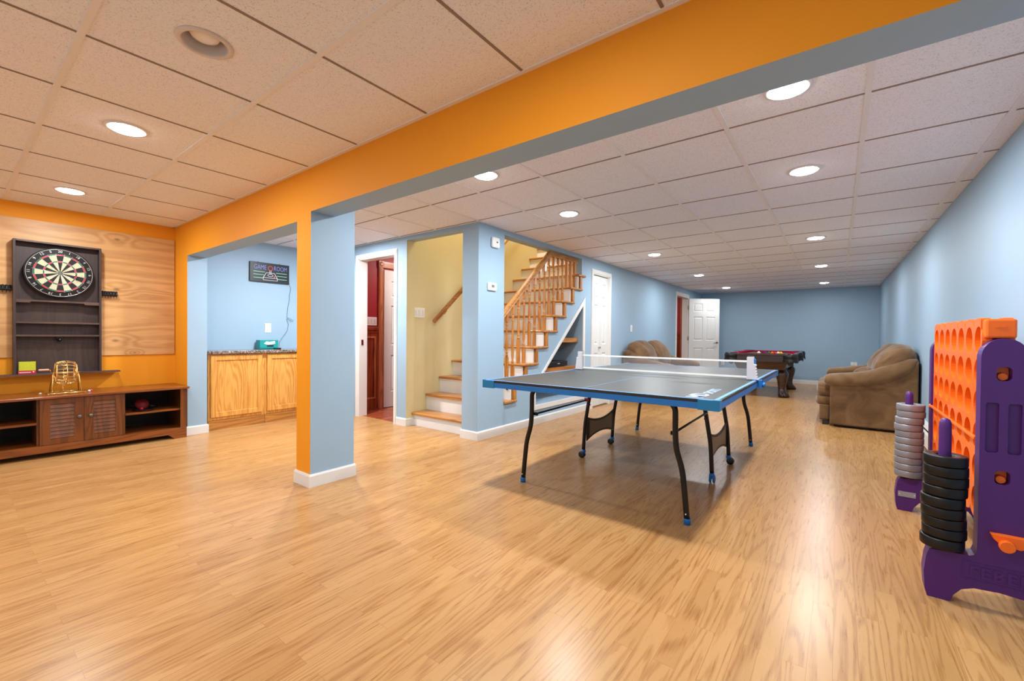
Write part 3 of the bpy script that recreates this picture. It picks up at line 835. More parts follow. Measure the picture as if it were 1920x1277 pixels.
# ------------------------------------------------------------------ plates and wall devices
def plate(name, axis, face, out, cu, cz, w, h, label, cat, kind, gang=1, group=None):
    """axis X: wall along x at y=face; axis Y: wall along y at x=face"""
    def bx(mb, u0, u1, z0, z1, d0, d1):
        a, b = face+out*d0, face+out*d1
        if axis == 'X': mb.box(u0, u1, min(a, b), max(a, b), z0, z1)
        else: mb.box(min(a, b), max(a, b), u0, u1, z0, z1)
    t = empty(name, (cu, face, cz) if axis == 'X' else (face, cu, cz), label, cat, group)
    mb = MB(); bx(mb, cu-w/2, cu+w/2, cz-h/2, cz+h/2, 0.0, 0.007); mb.build('cover_plate', 'plastic', t, bevel=0.003)
    for g in range(gang):
        u = cu+(g-(gang-1)/2)*w/gang
        if kind == 'rocker':
            mb = MB(); bx(mb, u-0.016, u+0.016, cz-0.033, cz+0.033, 0.006, 0.010); mb.build('switch', 'white', t, bevel=0.002)
        elif kind == 'toggle':
            mb = MB(); bx(mb, u-0.006, u+0.006, cz-0.012, cz+0.012, 0.006, 0.009); bx(mb, u-0.004, u+0.004, cz-0.002, cz+0.009, 0.009, 0.018); mb.build('switch', 'white', t)
        else:
            for dz in (-0.022, 0.022):
                mb = MB(); bx(mb, u-0.015, u+0.015, cz+dz-0.014, cz+dz+0.014, 0.006, 0.009)
                so = mb.build('socket', 'white', t, bevel=0.002)
                mb = MB(); bx(mb, u-0.008, u-0.006, cz+dz-0.004, cz+dz+0.006, 0.0085, 0.0095); bx(mb, u+0.005, u+0.007, cz+dz-0.004, cz+dz+0.006, 0.0085, 0.0095); mb.build('slots', 'darkgap', so)
    return t
plate('light_switch', 'Y', -4.03, 1, 3.47, 1.335, 0.165, 0.118, 'white triple light switch on the yellow stairwell wall', 'light switch', 'rocker', 3)
plate('light_switch', 'Y', HX, 1, 3.655, 1.255, 0.165, 0.118, 'white triple light switch on the red wall inside the doorway', 'light switch', 'rocker', 3)
plate('light_switch', 'Y', XW, 1, 7.31, 1.213, 0.075, 0.118, 'white switch plate on the long blue wall above the left sofa', 'light switch', 'rocker', 1)
plate('wall_outlet', 'Y', -5.8, 1, 2.506, 1.14, 0.075, 0.118, 'white power outlet on the blue wall above the granite counter', 'outlet', 'outlet', 1)
plate('wall_outlet', 'X', 12.15, -1, 0.285, 0.51, 0.11, 0.075, 'white outlet low on the far wall just above the right sofa arm', 'outlet', 'outlet', 1)
plate('wall_outlet', 'X', 12.15, -1, -2.37, 0.42, 0.075, 0.118, 'white outlet low on the far wall left of the pool table', 'outlet', 'outlet', 1)
th = empty('thermostat', (XW, 3.472, 1.58), 'white square thermostat with a small grey screen on the blue corner wall', 'thermostat')
MB().box(XW, XW+0.022, 3.405, 3.54, 1.537, 1.62).build('housing', 'plastic', th, bevel=0.01, segs=3)
MB().box(XW+0.022, XW+0.0235, 3.45, 3.50, 1.57, 1.598).build('screen', 'grey_plastic', th)
al = empty('smoke_alarm', (XW, 3.52, 2.045), 'white round-cornered alarm with a ring of vents high on the corner wall', 'smoke alarm')
MB().box(XW, XW+0.035, 3.457, 3.577, 1.99, 2.10).build('housing', 'plastic', al, bevel=0.026, segs=4)
mb = MB(); mb.lathe([(0.036, 0), (0.036, 0.004), (0.030, 0.005), (0.028, 0.002), (0.018, 0.002), (0.016, 0.006), (0.0001, 0.006)], (XW+0.035, 3.517, 2.045), 'X', 26); mb.build('vent_ring', 'plastic', al)
MB().box(XW+0.041, XW+0.043, 3.505, 3.529, 2.04, 2.052).build('test_button', 'black', al)

# ------------------------------------------------------------------ dart wall
XD = -5.8
o = MB().box(XD, XD+0.012, 0.02, 1.535, 0.838, 2.075).build('wood_backboard', 'hickory', bevel=0.002)
tag(o, 'large knotty light wood panel on the orange wall behind the dartboard cabinet', 'wall panel')
XF = -5.70                               # front plane of the dart cabinet
dc = empty('dart_cabinet', (XD+0.012, 0.655, 0.69), 'tall dark brown open dartboard cabinet with shelves on the wood panel', 'cabinet')
y0, y1, z0, z1 = 0.372, 0.935, 0.69, 1.877
b = XD+0.0125
MB().box(b, XF, y0, y0+0.016, z0, z1).build('side_panel', 'espresso', dc, bevel=0.0015)
MB().box(b, XF, y1-0.016, y1, z0, z1).build('side_panel', 'espresso', dc, bevel=0.0015)
MB().box(b, XF, y0+0.016, y1-0.016, z1-0.016, z1).build('top_panel', 'espresso_y', dc, bevel=0.0015)
MB().box(b, b+0.008, y0+0.016, y1-0.016, z0, z1-0.016).build('back_panel', 'espresso', dc)
mb = MB(); mb.prism([(y0+0.016, 1.325), (y0+0.10, 1.325), (y0+0.105, 1.337), (y1-0.12, 1.337), (y1-0.115, 1.325), (y1-0.016, 1.325), (y1-0.016, 1.352), (y0+0.016, 1.352)], 'X', b+0.008, XF-0.006)
mb.build('shelf', 'espresso_y', dc)
for z in (1.158, 1.042): MB().box(b+0.008, XF-0.006, y0+0.016, y1-0.016, z-0.016, z).build('shelf', 'espresso_y', dc)
# bottom ledge (a rail wider than the cabinet)
MB().box(b, XF+0.02, -0.02, 1.068, 0.679, 0.692).build('bottom_ledge', 'espresso_y', dc)
mb = MB(); mb.lathe([(0.015, 0), (0.017, 0.03), (0.011, 0.04), (0.015, 0.058), (0.0001, 0.066)], (b+0.008, 0.655, 0.996), 'X', 14); mb.box(b+0.008, b+0.045, 0.638, 0.672, 1.004, 1.026)
mb.build('hook', 'black', dc)

# dartboard with its own hand-made segments
DB = (XF-0.005, 0.657, 1.607); R = 0.2255
db = empty('dartboard', DB, 'round bristle dartboard with numbered ring in the top of the cabinet', 'dartboard')
XB0 = b+0.008
mb = MB(); mb.lathe([(R-0.004, 0.0), (R, 0.004), (R, 0.034), (R-0.003, 0.037), (0.0001, 0.037)], (XF-0.042, DB[1], DB[2]), 'X', 64); mb.build('board_body', 'dblack', db)
MB().lathe([(0.06, 0), (0.06, XF-0.042-XB0)], (XB0, DB[1], DB[2]), 'X', 24).build('mount', 'dblack', db)
fx = XF-0.0048
def sector(mb, r0, r1, a0, a1, x, n=3):
    P = [a0+(a1-a0)*i/n for i in range(n+1)]
    ins = [mb.bm.verts.new((x, DB[1]+r0*math.sin(a), DB[2]+r0*math.cos(a))) for a in P]
    outs = [mb.bm.verts.new((x, DB[1]+r1*math.sin(a), DB[2]+r1*math.cos(a))) for a in P]
    for i in range(n): mb._f([ins[i], ins[i+1], outs[i+1], outs[i]])
TW = 2*PI/20; TILT = math.radians(0)
mb = MB()
for i in range(20):
    a0 = -TW/2+i*TW+TILT; a1 = a0+TW; dark = (i % 2 == 0)
    for r0, r1, kind in ((0.016, 0.099, 's'), (0.099, 0.109, 'm'), (0.109, 0.160, 's'), (0.160, 0.170, 'm')):
        mb.mi = (0 if dark else 1) if kind == 's' else (2 if dark else 3)
        sector(mb, r0, r1, a0, a1, fx)
mb.mi = 3; sector(mb, 0.0065, 0.016, 0, 2*PI, fx, 24); mb.mi = 2; sector(mb, 0.0001, 0.0065, 0, 2*PI, fx, 16)
mb.build('scoring_face', ['dblack', 'sisal', 'dred', 'dgreen'], db)
mb = MB()
for r in (0.0065, 0.016, 0.099, 0.109, 0.160, 0.170):
    mb.tube([(fx+0.001, DB[1]+r*math.sin(2*PI*i/48), DB[2]+r*math.cos(2*PI*i/48)) for i in range(49)], 0.0007, 5, caps=False)
for i in range(20):
    a = -TW/2+i*TW+TILT
    mb.tube([(fx+0.001, DB[1]+r*math.sin(a), DB[2]+r*math.cos(a)) for r in (0.016, 0.178)], 0.0008, 5)
mb.build('wire_spider', 'wire', db)
mb = MB()
mb.tube([(fx+0.003, DB[1]+0.214*math.sin(2*PI*i/64), DB[2]+0.214*math.cos(2*PI*i/64)) for i in range(65)], 0.0016, 6, caps=False)
for i, nn in enumerate([20, 1, 18, 4, 13, 6, 10, 15, 2, 17, 3, 19, 7, 16, 8, 11, 14, 9, 12, 5]):
    a = i*TW+TILT; r = 0.196
    pos = Vector((fx+0.003, DB[1]+r*math.sin(a), DB[2]+r*math.cos(a)))
    rot = -a if abs(a) < PI/2 or abs(a) > 3*PI/2 else -a
    m4 = Matrix.Translation(pos) @ Matrix.Rotation(-a, 4, 'X') @ Matrix(((0, 0, 1, 0), (1, 0, 0, 0), (0, 1, 0, 0), (0, 0, 0, 1)))
    mb.text(str(nn), 0.030, m4, 0.001)
mb.build('number_ring', 'wire', db)
dt = MB(); dt.tube([(fx, 0.752, 1.588), (fx+0.03, 0.754, 1.592), (fx+0.045, 0.755, 1.594)], [0.001, 0.002, 0.004], 6); dt.box(fx+0.04, fx+0.07, 0.754, 0.756, 1.584, 1.604)
tag(dt.build('dart', 'black'), 'thin dark dart stuck in the lower right of the dartboard', 'dart')

def rack(y0, y1, label):
    t = empty('dart_rack', (XD+0.012, (y0+y1)/2, 1.44), label, 'dart rack', 'dart racks beside the cabinet')
    mb = MB(); mb.box(XD+0.012, XD+0.020, y0, y1, 1.428, 1.474); mb.box(XD+0.012, XD+0.055, y0, y1, 1.435, 1.442)
    mb.build('bracket', 'black', t)
    n = 6
    for i in range(n):
        y = y0+(i+0.5)*(y1-y0)/n
        d = MB(); d.tube([(XD+0.045, y, 1.405), (XD+0.045, y, 1.432), (XD+0.045, y, 1.475)], [0.0012, 0.004, 0.0045], 7); d.build('holder_pin', 'black', t)
    return t
rack(0.94, 1.064, 'small black dart rack on the panel to the right of the cabinet')
rack(0.245, 0.369, 'small black dart rack on the panel left of the cabinet, cut by the frame')
# card leaning in the cabinet
cd = empty('reference_card', (XF-0.03, 0.455, 0.692), 'lime green card with a crimson lettered strip standing at the cabinet bottom', 'card')
MB().box(XF-0.022, XF-0.018, 0.404, 0.505, 0.722, 0.803).build('card_face', 'lime', cd)
mb = MB(); mb.box(XF-0.024, XF-0.016, 0.400, 0.507, 0.693, 0.724); sp = mb.build('title_strip', 'crimson', cd)
mb = MB()
for i in range(11): mb.box(XF-0.0158, XF-0.0152, 0.406+i*0.0065, 0.410+i*0.0065, 0.703, 0.712)
mb.prism([(0.484, 0.716), (0.498, 0.716), (0.491, 0.702)], 'X', XF-0.0158, XF-0.0150)
mb.build('lettering', 'signwhite', sp)

# ------------------------------------------------------------------ long media bench
XC = -5.335; XBK = -5.785
mc = empty('media_console', (-5.56, 0.766, 0), 'long low reddish brown media console under the dartboard', 'tv stand')
ya, yb = 0.0, 1.512
mb = MB(); mb.prism([(XBK, 0), (XC+0.035, 0), (XC+0.035, 0), (XBK, 0)], 'Z', 0, 0) if False else None
mb.box(XBK, XC+0.03, ya-0.02, yb+0.022, 0.498, 0.522); mb.build('top_board', 'walnut_y', mc, bevel=0.005)
for yy in (ya, yb-0.03):
    MB().box(XBK, XC, yy, yy+0.03, 0.0, 0.498).build('end_panel', 'walnut_z', mc, bevel=0.002)
for yy in (0.485, 1.030):
    MB().box(XBK+0.02, XC-0.02, yy-0.01, yy+0.01, 0.105, 0.498).build('divider', 'walnut_z', mc)
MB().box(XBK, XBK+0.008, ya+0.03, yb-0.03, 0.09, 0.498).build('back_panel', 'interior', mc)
MB().box(XBK, XC-0.012, ya+0.03, yb-0.03, 0.085, 0.105).build('bottom_board', 'walnut_y', mc)
mb = MB(); mb.prism([(ya+0.0, 0), (ya+0.10, 0), (ya+0.155, 0.045), (yb-0.155, 0.045), (yb-0.10, 0), (yb, 0), (yb, 0.105), (ya, 0.105)], 'X', XC, XC+0.016)
mb.build('base_rail', 'walnut_y', mc, bevel=0.002)
for (a, c) in ((1.04, yb-0.03), (0.03, 0.475)):
    MB().box(XBK+0.008, XC-0.006, a, c, 0.285, 0.303).build('shelf', 'walnut_y', mc)
for a in (yb-0.052, ya): MB().box(XC, XC+0.012, a, a+0.052, 0.105, 0.498).build('stile', 'walnut_z', mc, bevel=0.002)
for i, (a, c) in enumerate(((0.492, 0.757), (0.760, 1.027))):
    mb = MB(); mb.prism([(a, 0.108), (c, 0.108), (c, 0.494), (a, 0.494)], 'X', XC-0.012, XC+0.008, holes=[[(a+0.06, 0.155), (c-0.06, 0.155), (c-0.06, 0.450), (a+0.06, 0.450)]])
    for s_ in range(9):
        z = 0.160+s_*0.0322
        v = [mb.bm.verts.new(p) for p in ((XC-0.004, a+0.058, z+0.034), (XC-0.004, c-0.058, z+0.034), (XC+0.007, c-0.058, z-0.002), (XC+0.007, a+0.058, z-0.002))]
        v2 = [mb.bm.verts.new(p) for p in ((XC-0.010, a+0.058, z+0.034), (XC-0.010, c-0.058, z+0.034), (XC+0.001, c-0.058, z-0.004), (XC+0.001, a+0.058, z-0.004))]
        mb._f(v); mb._f(list(reversed(v2)))
        for k in range(4): mb._f([v[k], v[(k+1) % 4], v2[(k+1) % 4], v2[k]])
    d = mb.build('door', 'walnut_z', mc)
    ky = 0.727 if i == 0 else 0.800
    MB().lathe([(0.008, 0), (0.007, 0.010), (0.016, 0.014), (0.017, 0.020), (0.012, 0.026), (0.0001, 0.028)], (XC+0.008, ky, 0.325), 'X', 18).build('knob', 'pewter', d)
# things on its right shelf
tr = MB(); tr.lathe([(0.0001, 0), (0.07, 0.002), (0.085, 0.010), (0.083, 0.012), (0.065, 0.005), (0.0001, 0.005)], (XC-0.10, 1.19, 0.3035), 'Z', 28)
tag(tr.build('black_dish', 'black'), 'shallow black dish on the right shelf of the console', 'dish')
rb = MB(); rb.ball((XC-0.085, 1.175, 0.3235), 0.015, 14)
tag(rb.build('red_ball', 'crimson'), 'small glossy red ball in the black dish on the console shelf', 'ball')
pd = empty('table_tennis_bat', (XC-0.2, 1.21, 0.305), 'red table tennis bat leaning at the back of the console shelf', 'bat')
mb = MB(); mb.lathe([(0.0001, 0), (0.055, 0.0), (0.055, 0.005), (0.0001, 0.006)], (0, 0, 0), 'X', 28)
bmesh.ops.transform(mb.bm, matrix=Matrix.Translation((XC-0.22, 1.205, 0.353)) @ Matrix.Rotation(-0.5, 4, 'Y'), verts=mb.bm.verts); mb.build('blade', 'batred', pd)
mb = MB(); mb.tube([(XC-0.225, 1.25, 0.335), (XC-0.22, 1.33, 0.314)], 0.010, 8); mb.build('handle', 'black', pd)

# ------------------------------------------------------------------ brass bingo cage
BX, BY, BZ = -5.50, 0.665, 0.522
bc = empty('bingo_cage', (BX, BY, BZ), 'gold wire bingo cage on its stand on the media console', 'bingo cage')
W = 0.0028
ax_z = BZ+0.185; rad = 0.092; hw = 0.062
def circ(cx, cy, cz, r, axis, n=32):
    if axis == 'Y': return [(cx+r*math.cos(2*PI*i/n), cy, cz+r*math.sin(2*PI*i/n)) for i in range(n+1)]
    return [(cx+r*math.cos(2*PI*i/n), cy+r*math.sin(2*PI*i/n), cz) for i in range(n+1)]
mb = MB()
for dy, rr in ((-hw, 0.045), (-hw, rad*0.98), (hw, 0.045), (hw, rad*0.98), (0, rad*1.12)):
    mb.tube(circ(BX, BY+dy, ax_z, rr, 'Y'), W*1.1, 6, caps=False)
for i in range(18):
    a = 2*PI*i/18; ca, sa = math.cos(a), math.sin(a)
    pts = [(BX+0.01*ca, BY-hw-0.006, ax_z+0.01*sa), (BX+rad*0.98*ca, BY-hw, ax_z+rad*0.98*sa), (BX+rad*1.10*ca, BY-hw*0.4, ax_z+rad*1.10*sa), (BX+rad*1.12*ca, BY, ax_z+rad*1.12*sa), (BX+rad*1.10*ca, BY+hw*0.4, ax_z+rad*1.10*sa), (BX+rad*0.98*ca, BY+hw, ax_z+rad*0.98*sa), (BX+0.01*ca, BY+hw+0.006, ax_z+0.01*sa)]
    mb.tube(pts, W*0.8, 5)
mb.build('cage', 'gold', bc)
mb = MB()
for dy in (-hw-0.018, hw+0.018):
    mb.tube([(BX-0.075, BY+dy*1.15, BZ+0.012), (BX-0.02, BY+dy, ax_z-0.02), (BX, BY+dy, ax_z), (BX+0.02, BY+dy, ax_z-0.02), (BX+0.075, BY+dy*1.15, BZ+0.012)], W*1.6, 6)
for dx in (-0.075, 0.075): mb.tube([(BX+dx, BY-0.10, BZ+0.012), (BX+dx, BY+0.10, BZ+0.012)], W*1.4, 6)
mb.tube([(BX-0.09, BY-0.115, BZ+0.010), (BX+0.09, BY-0.115, BZ+0.010), (BX+0.09, BY+0.115, BZ+0.010), (BX-0.09, BY+0.115, BZ+0.010), (BX-0.09, BY-0.115, BZ+0.010)], W*1.3, 6)
for dx in (-0.09, 0.09):
    for dy in (-0.115, 0.115): mb.lathe([(0.004, 0), (0.004, 0.010)], (BX+dx, BY+dy, BZ), 'Z', 8)
mb.tube([(BX+0.02, BY-0.02, BZ+0.012), (BX+0.02, BY-0.02, BZ+0.075)], W, 6); mb.tube(circ(BX+0.02, BY-0.02, BZ+0.078, 0.018, 'Z', 20), W, 6, caps=False)
mb.build('stand', 'gold', bc)
mb = MB(); mb.tube([(BX, BY-hw-0.03, ax_z), (BX, BY+hw+0.03, ax_z)], W*1.4, 8); mb.tube([(BX, BY-hw-0.03, ax_z), (BX+0.02, BY-hw-0.035, ax_z+0.03)], W*1.3, 6); mb.build('axle', 'gold', bc)
mb = MB(); mb.lathe([(0.004, 0), (0.0085, 0.006), (0.0075, 0.03), (0.009, 0.055), (0.006, 0.064), (0.0001, 0.066)], (BX+0.02, BY-hw-0.105, ax_z+0.03), 'Y', 14); mb.build('crank_handle', 'pinkwood', bc)
BALLS = [(-0.02, -0.155, 'cream'), (0.015, 0.145, 'c'), (-0.035, 0.165, 'c')]
for i, (dx, dy, _) in enumerate(BALLS):
    mb = MB(); mb.ball((BX+dx+0.03, BY+dy, BZ+0.010), 0.010, 12)
    tag(mb.build('bingo_ball', ['sisal', 'signwhite', 'signred'][i]), ['small cream ball left of the gold bingo cage', 'small white ball just right of the gold bingo cage', 'small pink ball farthest right of the gold bingo cage'][i], 'ball', 'small balls beside the bingo cage')

# ------------------------------------------------------------------ games alcove: oak base cabinets, granite counter
XK = -5.455
def base_cabinet(y0, y1, label, stile=0.0):
    t = empty('base_cabinet', (-5.62, (y0+y1)/2, 0), label, 'cabinet', 'oak base cabinets in the alcove')
    MB().box(-5.795, XK-0.022, y0, y1, 0.0, 0.838).build('carcass', 'cabinet_oak', t)
    mb = MB(); mb.prism([(y0, 0.105), (y1, 0.105), (y1, 0.838), (y0, 0.838)], 'X', XK-0.022, XK-0.012, holes=[[(y0+0.04, 0.15), (y1-0.04, 0.15), (y1-0.04, 0.80), (y0+0.04, 0.80)]])
    mb.build('face_frame', 'cabinet_oak', t)
    MB().box(XK-0.022, XK-0.004, y0, y1, 0.0, 0.102).build('plinth', 'oak_y', t)
    a, c = y0+0.022, y1-0.03; z0, z1 = 0.140, 0.822
    mb = MB(); mb.prism([(a, z0), (c, z0), (c, z1), (a, z1)], 'X', XK-0.012, XK+0.008, holes=[[(a+0.055, z0+0.055), (c-0.055, z0+0.055), (c-0.055, z1-0.055), (a+0.055, z1-0.055)]])
    d = mb.build('door', 'cabinet_oak', t, bevel=0.004)
    MB().box(XK-0.010, XK-0.002, a+0.05, c-0.05, z0+0.05, z1-0.05).build('panel', 'cabinet_oak', d)
    return t
base_cabinet(1.745, 2.325, 'left oak base cabinet in the alcove, its door fully visible')
base_cabinet(2.328, 2.93, 'right oak base cabinet in the alcove, partly hidden by the orange column')
o = MB().box(-5.798, XK+0.03, 1.735, 3.25, 0.84, 0.872).build('granite_counter', 'granite', bevel=0.004)
tag(o, 'speckled grey granite counter on the oak cabinets in the alcove', 'counter')
o = MB().box(-5.798, XK-0.03, 2.933, 3.25, 0.0, 0.838).build('filler_panel', 'cabinet_oak'); tag(o, 'oak filler panel beside the right base cabinet behind the column', 'panel')

# teal box, cable, adapter
tb = empty('tissue_box', (-5.70, 2.462, 0.872), 'teal cardboard box with white print on the granite counter', 'box')
bx = MB().box(-5.77, -5.66, 2.355, 2.572, 0.873, 0.988).build('carton', 'teal', tb, bevel=0.002)
mb = MB(); mb.prism([(2.40, 0.945), (2.43, 0.972), (2.47, 0.965), (2.53, 0.978), (2.535, 0.945), (2.50, 0.935), (2.44, 0.93)], 'X', -5.66, -5.6585)
mb.build('printed_motif', 'tissue', bx)
mb = MB(); mb.box(-5.66, -5.6582, 2.435, 2.515, 0.905, 0.925); mb.build('printed_text', 'signblack', bx)
mb = MB(); mb.box(-5.66, -5.6582, 2.357, 2.57, 0.875, 0.893); mb.build('lower_band', 'tealdark', bx)
o = MB().box(-5.61, -5.55, 2.49, 2.56, 0.873, 0.892).build('power_adapter', 'black', bevel=0.005)
tag(o, 'black power adapter lying on the granite counter before the teal box', 'adapter')

# neon style GAME ROOM sign
sg = empty('game_room_sign', (-5.8, 2.522, 1.84), 'black rectangular GAME ROOM sign with joystick picture on the blue wall', 'sign')
X0 = -5.798; S0, S1, T0, T1 = 2.285, 2.762, 1.716, 1.962
mb = MB(); mb.box(X0, X0+0.022, S0, S1, T0, T1); bd_ = mb.build('sign_board', 'signblack', sg, bevel=0.003)
YZ = lambda y, z, x: Matrix.Translation((x, y, z)) @ Matrix(((0, 0, 1, 0), (1, 0, 0, 0), (0, 1, 0, 0), (0, 0, 0, 1)))
fxs = X0+0.0225
mb = MB(); mb.text('GAME', 0.082, YZ(2.405, 1.899, fxs) @ Matrix.Diagonal((0.68, 1, 1, 1)), 0.001, -0.001) ; mb.text('ROOM', 0.082, YZ(2.650, 1.899, fxs) @ Matrix.Diagonal((0.68, 1, 1, 1)), 0.001, -0.001)
mb.build('lettering', 'signpurple', bd_)
for a, c in ((2.325, 2.46), (2.595, 2.73)):
    for i, z in enumerate((1.845, 1.808, 1.768)):
        aa, cc = (a, c-0.012*i) if a < 2.4 else (a+0.012*i, c)
        MB().box(fxs-0.001, fxs+0.001, aa, cc, z-0.003, z+0.003).build('green_line', 'signgreen', bd_)
mb = MB(); mb.tube([(fxs, 2.525+0.027*math.cos(2*PI*i/24), 1.897+0.027*math.sin(2*PI*i/24)) for i in range(25)], 0.004, 6, caps=False); mb.build('joystick_ball', 'signred', bd_)
mb = MB()
mb.tube([(fxs, 2.517, 1.868), (fxs, 2.517, 1.825)], 0.003, 6); mb.tube([(fxs, 2.533, 1.868), (fxs, 2.533, 1.825)], 0.003, 6)
mb.tube([(fxs, 2.44, 1.745), (fxs, 2.44, 1.775), (fxs, 2.475, 1.838), (fxs, 2.575, 1.838), (fxs, 2.61, 1.775), (fxs, 2.61, 1.745), (fxs, 2.44, 1.745)], 0.0035, 6)
mb.tube([(fxs, 2.44, 1.775), (fxs, 2.61, 1.775)], 0.003, 6)
mb.tube([(fxs, 2.525+0.032*math.cos(2*PI*i/20), 1.808+0.014*math.sin(2*PI*i/20)) for i in range(21)], 0.0025, 6, caps=False)
mb.build('joystick_base', 'signwhite', bd_)
mb = MB(); mb.box(fxs-0.001, fxs+0.001, 2.565, 2.585, 1.785, 1.803); mb.build('joystick_button', 'signred', bd_)
mb = MB()
mb.box(X0+0.005, X0+0.01, 2.383, 2.387, 1.962, 1.974); mb.box(X0+0.005, X0+0.01, 2.64, 2.644, 1.962, 1.974); mb.build('hanger', 'black', sg)
cp = catmull([(-5.785, 2.762, 1.745), (-5.785, 2.772, 1.70), (-5.79, 2.788, 1.66), (-5.79, 2.772, 1.58), (-5.79, 2.768, 1.50), (-5.79, 2.752, 1.42), (-5.79, 2.745, 1.34), (-5.79, 2.742, 1.285), (-5.785, 2.785, 1.265), (-5.78, 2.812, 1.245), (-5.78, 2.80, 1.228), (-5.785, 2.765, 1.25), (-5.79, 2.735, 1.262), (-5.79, 2.757, 1.20), (-5.79, 2.752, 1.15), (-5.78, 2.735, 1.10), (-5.76, 2.68, 1.04), (-5.73, 2.62, 0.97), (-5.68, 2.59, 0.91), (-5.62, 2.562, 0.884)], 5)
mb = MB(); mb.tube(cp, 0.0018, 6); o = tag(mb.build('sign_cable', 'black'), 'thin black cable hanging from the sign down to the counter', 'cable')

# ------------------------------------------------------------------ table tennis table
TX0, TX1, TY0, TY1, TZ = -2.03, -0.472, 2.345, 4.985, 0.752
TXM, TYM = (TX0+TX1)/2, (TY0+TY1)/2
tt = empty('table_tennis_table', (TXM, TYM, 0), 'black and blue table tennis table in the middle of the floor', 'table')
for i, (a, b_) in enumerate(((TY0+0.008, TYM-0.003), (TYM+0.003, TY1-0.008))):
    tp = MB().box(TX0+0.008, TX1-0.008, a, b_, TZ-0.016, TZ-0.001).build('tabletop_half', 'ttop', tt)
    mb = MB(); z = TZ-0.0008
    for x in (TX0+0.008, TX1-0.028): mb.box(x, x+0.020, a, b_, z-0.0004, z+0.0006)
    y = a if i == 0 else b_-0.018
    mb.box(TX0+0.028, TX1-0.028, y, y+0.018, z-0.0004, z+0.0006)
    mb.box(TXM-0.002, TXM+0.002, a+(0.018 if i == 0 else 0), b_-(0.018 if i else 0), z-0.0004, z+0.0005)
    mb.build('painted_lines', 'ttline', tp)
    # apron: blue channel with a black upper band
    mb = MB()
    ye = TY0 if i == 0 else TY1; s_ = 1 if i == 0 else -1
    ya_, yb_ = sorted((ye, ye+s_*0.012)); mb.box(TX0, TX1, ya_, yb_, TZ-0.051, TZ-0.017)
    for x in (TX0, TX1-0.012): mb.box(x, x+0.012, min(a, b_), max(a, b_), TZ-0.051, TZ-0.017)
    mb.build('apron', 'ttblue', tt, bevel=0.0015)
    mb = MB(); mb.box(TX0, TX1, ya_, yb_, TZ-0.017, TZ-0.002)
    for x in (TX0, TX1-0.012): mb.box(x, x+0.012, min(a, b_), max(a, b_), TZ-0.017, TZ-0.002)
    mb.build('edge_band', 'black', tt)
# screw heads and slots seen on the near half: two dark grooves before the net
for x, y, sx, sy in ((TX0, TY0, 1, 1), (TX1, TY0, -1, 1), (TX0, TY1, 1, -1), (TX1, TY1, -1, -1)):
    mb = MB(); L = 0.10; o_ = 0.004
    P = [(x-sx*o_, y-sy*o_), (x+sx*L, y-sy*o_), (x+sx*L, y+sy*0.016), (x+sx*0.016, y+sy*0.016), (x+sx*0.016, y+sy*L*0.6), (x-sx*o_, y+sy*L*0.6)]
    mb.prism(P, 'Z', TZ-0.055, TZ-0.001); mb.prism([(x-sx*o_, y-sy*o_), (x+sx*0.03, y-sy*o_), (x-sx*o_, y+sy*0.03)], 'Z', TZ-0.002, TZ+0.0015)
    mb.build('corner_guard', 'ttcap', tt, bevel=0.003)
# lettering printed on the near right corner
m4 = Matrix.Translation((-0.585, 2.745, TZ)) @ Matrix.Rotation(PI/2, 4, 'Z')
mb = MB(); mb.text('SPORTS', 0.075, m4, 0.0003, 0.001); mb.text('MD', 0.125, Matrix.Translation((-0.600, 2.490, TZ)) @ Matrix.Rotation(PI/2, 4, 'Z'), 0.0003, 0.003)
mb.build('printed_logo', 'logo', tt)
# legs. profile of the bent outer legs, given as (distance from the centre line, height)
def outer_leg(y, s_):
    base = [(0.46, 0.705), (0.475, 0.690), (0.500, 0.655), (0.504, 0.610), (0.505, 0.52), (0.513, 0.42), (0.545, 0.305), (0.562, 0.17), (0.575, 0.03)]
    pts = catmull([(TXM+s_*a, y, z) for a, z in base], 5)
    mb = MB(); mb.tube(pts, (0.0165), 14); lg = mb.build('leg', 'blackmetal', tt)
    mb = MB(); mb.lathe([(0.019, 0), (0.0195, 0.03), (0.018, 0.035)], (TXM+s_*0.577, y, 0.0), 'Z', 16); mb.build('foot_cap', 'ttblue', lg)
    mb = MB(); mb.lathe([(0.004, 0), (0.004, 0.008)], (TXM+s_*0.573, y-0.02, 0.062), 'Y', 10); mb.build('rivet', 'signwhite', lg)
for s_ in (-1, 1):
    for y in (TYM-1.10, TYM+1.15): outer_leg(y, s_)
for yy, nm in ((TYM-1.10, 'near'), (TYM+1.15, 'far')):
    mb = MB(); mb.tube([(TXM-0.47, yy, 0.70), (TXM+0.47, yy, 0.70)], 0.0135, 10); mb.build('cross_tube', 'blackmetal', tt)
